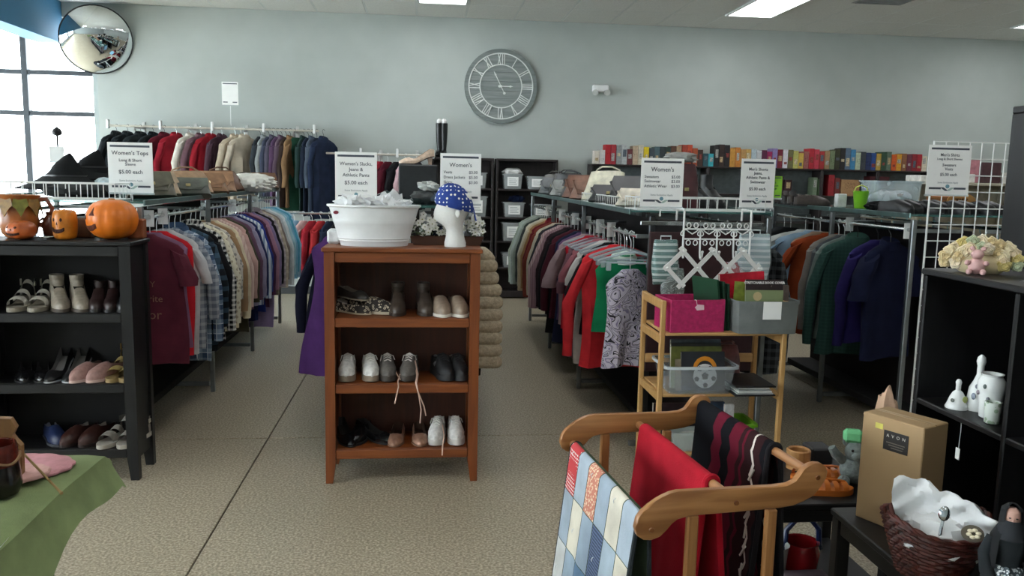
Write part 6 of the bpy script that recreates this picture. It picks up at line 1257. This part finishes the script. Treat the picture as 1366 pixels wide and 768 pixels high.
# rows are laid out by true length along the cloth
def u_at(s):      # s: 0 at the dowel top, 1 at the hem (aisle side)
    return UF - (4 / 36) * min(1, s / .05) - (14 / 36) * max(0, (s - .05) / .95)
for r in range(nr):
    for c in range(nc):
        u1, u0 = u_at(r / nr + .002), u_at((r + 1) / nr - .002); v1, v0 = 1 - c / nc - .004, 1 - (c + 1) / nc + .004; k, colr = quilt[r][c]
        f = lambda u, v, o: pt(u0 + (u1 - u0) * u, v0 + (v1 - v0) * v, o * 1)
        b = MB(); b.grid(lambda u, v: f(u, v, -.0035 * min(1, 9 * min(u, 1 - u, v, 1 - v) + .25)), 9, 5); b.build('patch', qm(k, colr), qcl)
        if (r + c) % 2 == 0:
            p = V(f(.5, .5, -.005)); MB().tube([p, p + V((-.006, -.003, -.004)), p + V((-.003, .004, -.014))], .001, 4).build('yarn_tie', mat('dfe3e6', .8), qcl)
for v_ in (0, 1): MB().tube([pt(u / 60, v_, .004) for u in range(61)], .0065, 6).build('binding', fab('2c3236'), t)
# red throw: two folded layers with a rolled edge
t, pt = drape('bright red folded throw over the middle dowel of the quilt rack', 'red_throw', 'throw', 1, .13, .6, .66, .64, .02, fab('a51426'), .055, .05, .006, .012, 5, sway=.04)
t.parent = None
MB().tube([pt(u / 40, 0, .004) for u in range(41)], .01, 8).build('rolled_edge', fab('a51426'), t)
# patterned throw
def zig(name):
    m = bpy.data.materials.new(name); m.use_nodes = True; k = N(m); o, x = k.xyz(); k.b.inputs['Roughness'].default_value = .95; k.b.inputs['Specular IOR Level'].default_value = .1
    tri = k.math('ABSOLUTE', k.math('SUBTRACT', k.math('FRACT', k.math('MULTIPLY', x[2], 14)), .5)); nz = k.n('ShaderNodeTexNoise'); nz.inputs['Scale'].default_value = 5; k.l(o, nz.inputs['Vector'])
    s = k.math('ADD', k.math('MULTIPLY', x[1], 1.55), k.math('ADD', k.math('MULTIPLY', tri, .05), k.math('MULTIPLY', k.math('SUBTRACT', nz.outputs[0], .5), .12)))
    B, G, W, R_ = lin('141519'), lin('5d1728'), lin('cfc6bd'), lin('2f1a1c')
    c = k.ramp(s, [(0, R_), (.2, B), (.25, R_), (.32, B), (.36, R_), (.415, W), (.43, R_), (.5, G), (.52, R_), (.56, G), (.645, B), (.74, G), (.83, B)])
    k.l(c, k.b.inputs['Base Color']); return m
t, pt = drape('dark throw of black, burgundy and white zigzag stripes over the top dowel', 'patterned_throw', 'throw', 2, .2, .648, .74, .74, .022, zig('zigzag_wool'), .05, .05, .007, .012, 8)
MB().tube([pt(u / 40, 0, .004) for u in range(41)], .008, 8).build('hem', fab('1b1a1d'), t)
for i in range(9):       # woven white lightning marks, flat in the cloth
    a = pt(.35 - .03 * i, .12 + .02 * (i % 2), -.002); b_ = pt(.33 - .03 * i, .17 - .02 * (i % 2), -.002); MB().tube([a, b_], .0035, 4).build('woven_mark', mat('cfc6bd', .9), t)
# ================================================================ GREEN TABLE
tt = thing('display_table', 'dark table with turned legs under the green cloth', 'table', (-1.75, 1.75, 0)); bx('table_top', (-.78, -1.25, .715), (.78, .70, .742), BKX, tt)
for x, y in ((.76, .42), (-.7, .62), (.7, -1.17), (-.7, -1.17)):
    pr = [(.012, 0), (.016, .02)] + [(.014 + .008 * abs(sin(k * .9)), .04 + k * .024) for k in range(28)] + [(.022, .714)]
    MB().lathe(pr, 12, (x, y, 0)).build('leg', mat('201815', .35), tt)
gm_ = fab('7d8b60')
x0, x1, yb, yf, zt = -2.6, -.952, 2.47, .45, .752
def cloth_pt(u, v, drop0, grow):   # side drop at the aisle side
    pass
b = MB(); NX, NY = 30, 44
def gc(i, j):
    # s across: 0..1 table top left to right edge, then beyond 1 the hanging side; w along depth: near to far
    s = i / NX * 1.22; w_ = j / NY; y = yf + (yb + .05 - yf) * w_; hang = max(0, s - 1) / .22
    over = max(0, y - yb)
    drop = (.095 + .012 * sin(w_ * 21) + .06 * sm(.1, .5, 1 - w_) + .05 * sm(.12, .26, 1 - w_)) * hang
    xx = x0 + (x1 - x0) * min(1, s) + hang * (.05 + .008 * sin(y * 14)) + .006 * sin(min(1, hang * 8) * pi)
    z = zt - drop + .002 * sin(y * 9 + s * 7)
    if over > 0: z -= over * (.6 + 1.0 * (hang == 0) ); 
    yy = y + hang * .02 * sm(.9, 1, w_) 
    return (xx, yy, z)
b.add([gc(i, j) for i in range(NX + 1) for j in range(NY + 1)], [[i * (NY + 1) + j, (i + 1) * (NY + 1) + j, (i + 1) * (NY + 1) + j + 1, i * (NY + 1) + j + 1] for i in range(NX) for j in range(NY)])
tag(b.build('tablecloth', gm_), 'sage green cloth draped over the table in the lower left corner', 'tablecloth')
b = MB().grid(lambda u, v: (-.955 + .008 * sin(v * 30), .5 + 1.53 * v, .74 - .66 * u), 6, 30); tag(b.build('white_undercloth', fab('c9cbc8')), 'white cloth hanging beneath the green cloth', 'tablecloth')
pinkf = mat('b97f86', .9, noise=.08, nsc=40, bump=.3, bsc=250)
def scallop(label, loc, rx, ry, rz, m):
    t = thing('scalloped_mat', label, 'mat', loc, rz, 'pink scalloped mats on the green cloth'); n = 96
    r = lambda j: 1 + .05 * abs(sin(2 * pi * j / n * 7)); MB().loft([[(rx * r(j) * f * cos(2 * pi * j / n), ry * r(j) * f * sin(2 * pi * j / n), z) for j in range(n)] for f, z in ((.97, 0), (1, .003), (1, .008), (.97, .011))]).build('mat', m, t)
    for q in range(4): MB().bc((-.1 * rx / .12 + .03 * q, -.02 + .015 * (q % 2), .0125), (.02, .03, .002), .0005).build('petal_print', mat('e6c9bb', .8), t, False)
    return t
scallop('large pink scalloped felt mat lying farther back on the green cloth', (-1.125, 2.325, .7565), .145, .105, .1, pinkf)
scallop('paler pink scalloped mat overlapping in front of the larger one', (-1.115, 2.235, .768), .11, .075, .3, mat('c4968f', .9, noise=.1, nsc=40, bump=.3, bsc=250))
t = thing('wooden_cutout', 'tan wooden cut-out figure standing behind the dark jar', 'ornament', (-1.13, 2.225, .757), .15); wc = mat('87602f', .6, 0, 'wood', '75502a', 8)
MB().prism([(-.16, 0), (.07, 0), (.072, .10), (.058, .118), (.052, .13), (.062, .15), (.05, .175), (.02, .178), (.008, .165), (-.02, .17), (-.05, .2), (-.1, .22), (-.16, .2)], -.012, .012).build('board', wc, t, False)
MB().prism([(-.04 + .03 * cos(q * pi / 8), .115 + .014 * sin(q * pi / 8)) for q in range(16)], -.0135, -.012).build('cut_mark', mat('3d2a18', .7), t, False)
t = thing('dark_jar', 'squat dark red and black glazed jar at the left edge of the green cloth', 'jar', (-1.08, 2.14, .754))
MB().lathe([(.03, 0), (.048, .008), (.056, .03), (.054, .06), (.05, .085)], 24).build('lower_body', mat('171210', .18, noise=.3, nsc=20), t); MB().lathe([(.05, .085), (.05, .125), (.046, .14), (.042, .138), (.044, .09)], 24).build('upper_body', mat('50180f', .25, noise=.5, nsc=25), t)
MB().tube([(.055 * cos(a) * .98, .055 * sin(a) * .98, .1 + .008 * sin(3 * a)) for a in [2 * pi * q / 30 for q in range(30)]], .0035, 5, True).build('cord', mat('8a6a4a', .8), t)
t = thing('wooden_skewer', 'thin wooden skewer leaning across the green cloth edge', 'skewer', (-1.065, 2.235, .81)); MB().tube([(-.02, .04, .02), (.145, -.11, -.045)], .0032, 6).build('stick', mat('8a7040', .6), t); MB().ball((.145, -.11, -.045), .005, 6, 4).build('tip', mat('8a7040', .6), t)
t = thing('ribbon_bow', 'dark ribbon loops tied on top of the wooden cut-out', 'ribbon', (-1.19, 2.2, .97))
for q in range(5): a = q * 1.25; MB().tube([(0, 0, 0), (.03 * cos(a), .02 * sin(a), .03), (.045 * cos(a), .03 * sin(a), .012), (.01 * cos(a), .01 * sin(a), -.004)], .005, 5).build('loop', mat(('24201c', '6f5c3c')[q % 2], .6), t)

# lettering becomes real mesh
bpy.context.view_layer.update(); dg = bpy.context.evaluated_depsgraph_get()
for o in [o for o in bpy.data.objects if o.type == 'FONT']:
    me = bpy.data.meshes.new_from_object(o.evaluated_get(dg)); nm = o.name; par = o.parent; mw = o.matrix_basis.copy(); mm = o.data.materials[0]
    bpy.data.objects.remove(o); q = bpy.data.objects.new(nm, me); COL.objects.link(q); q.parent = par; q.matrix_basis = mw
    if not me.materials: me.materials.append(mm)
# end
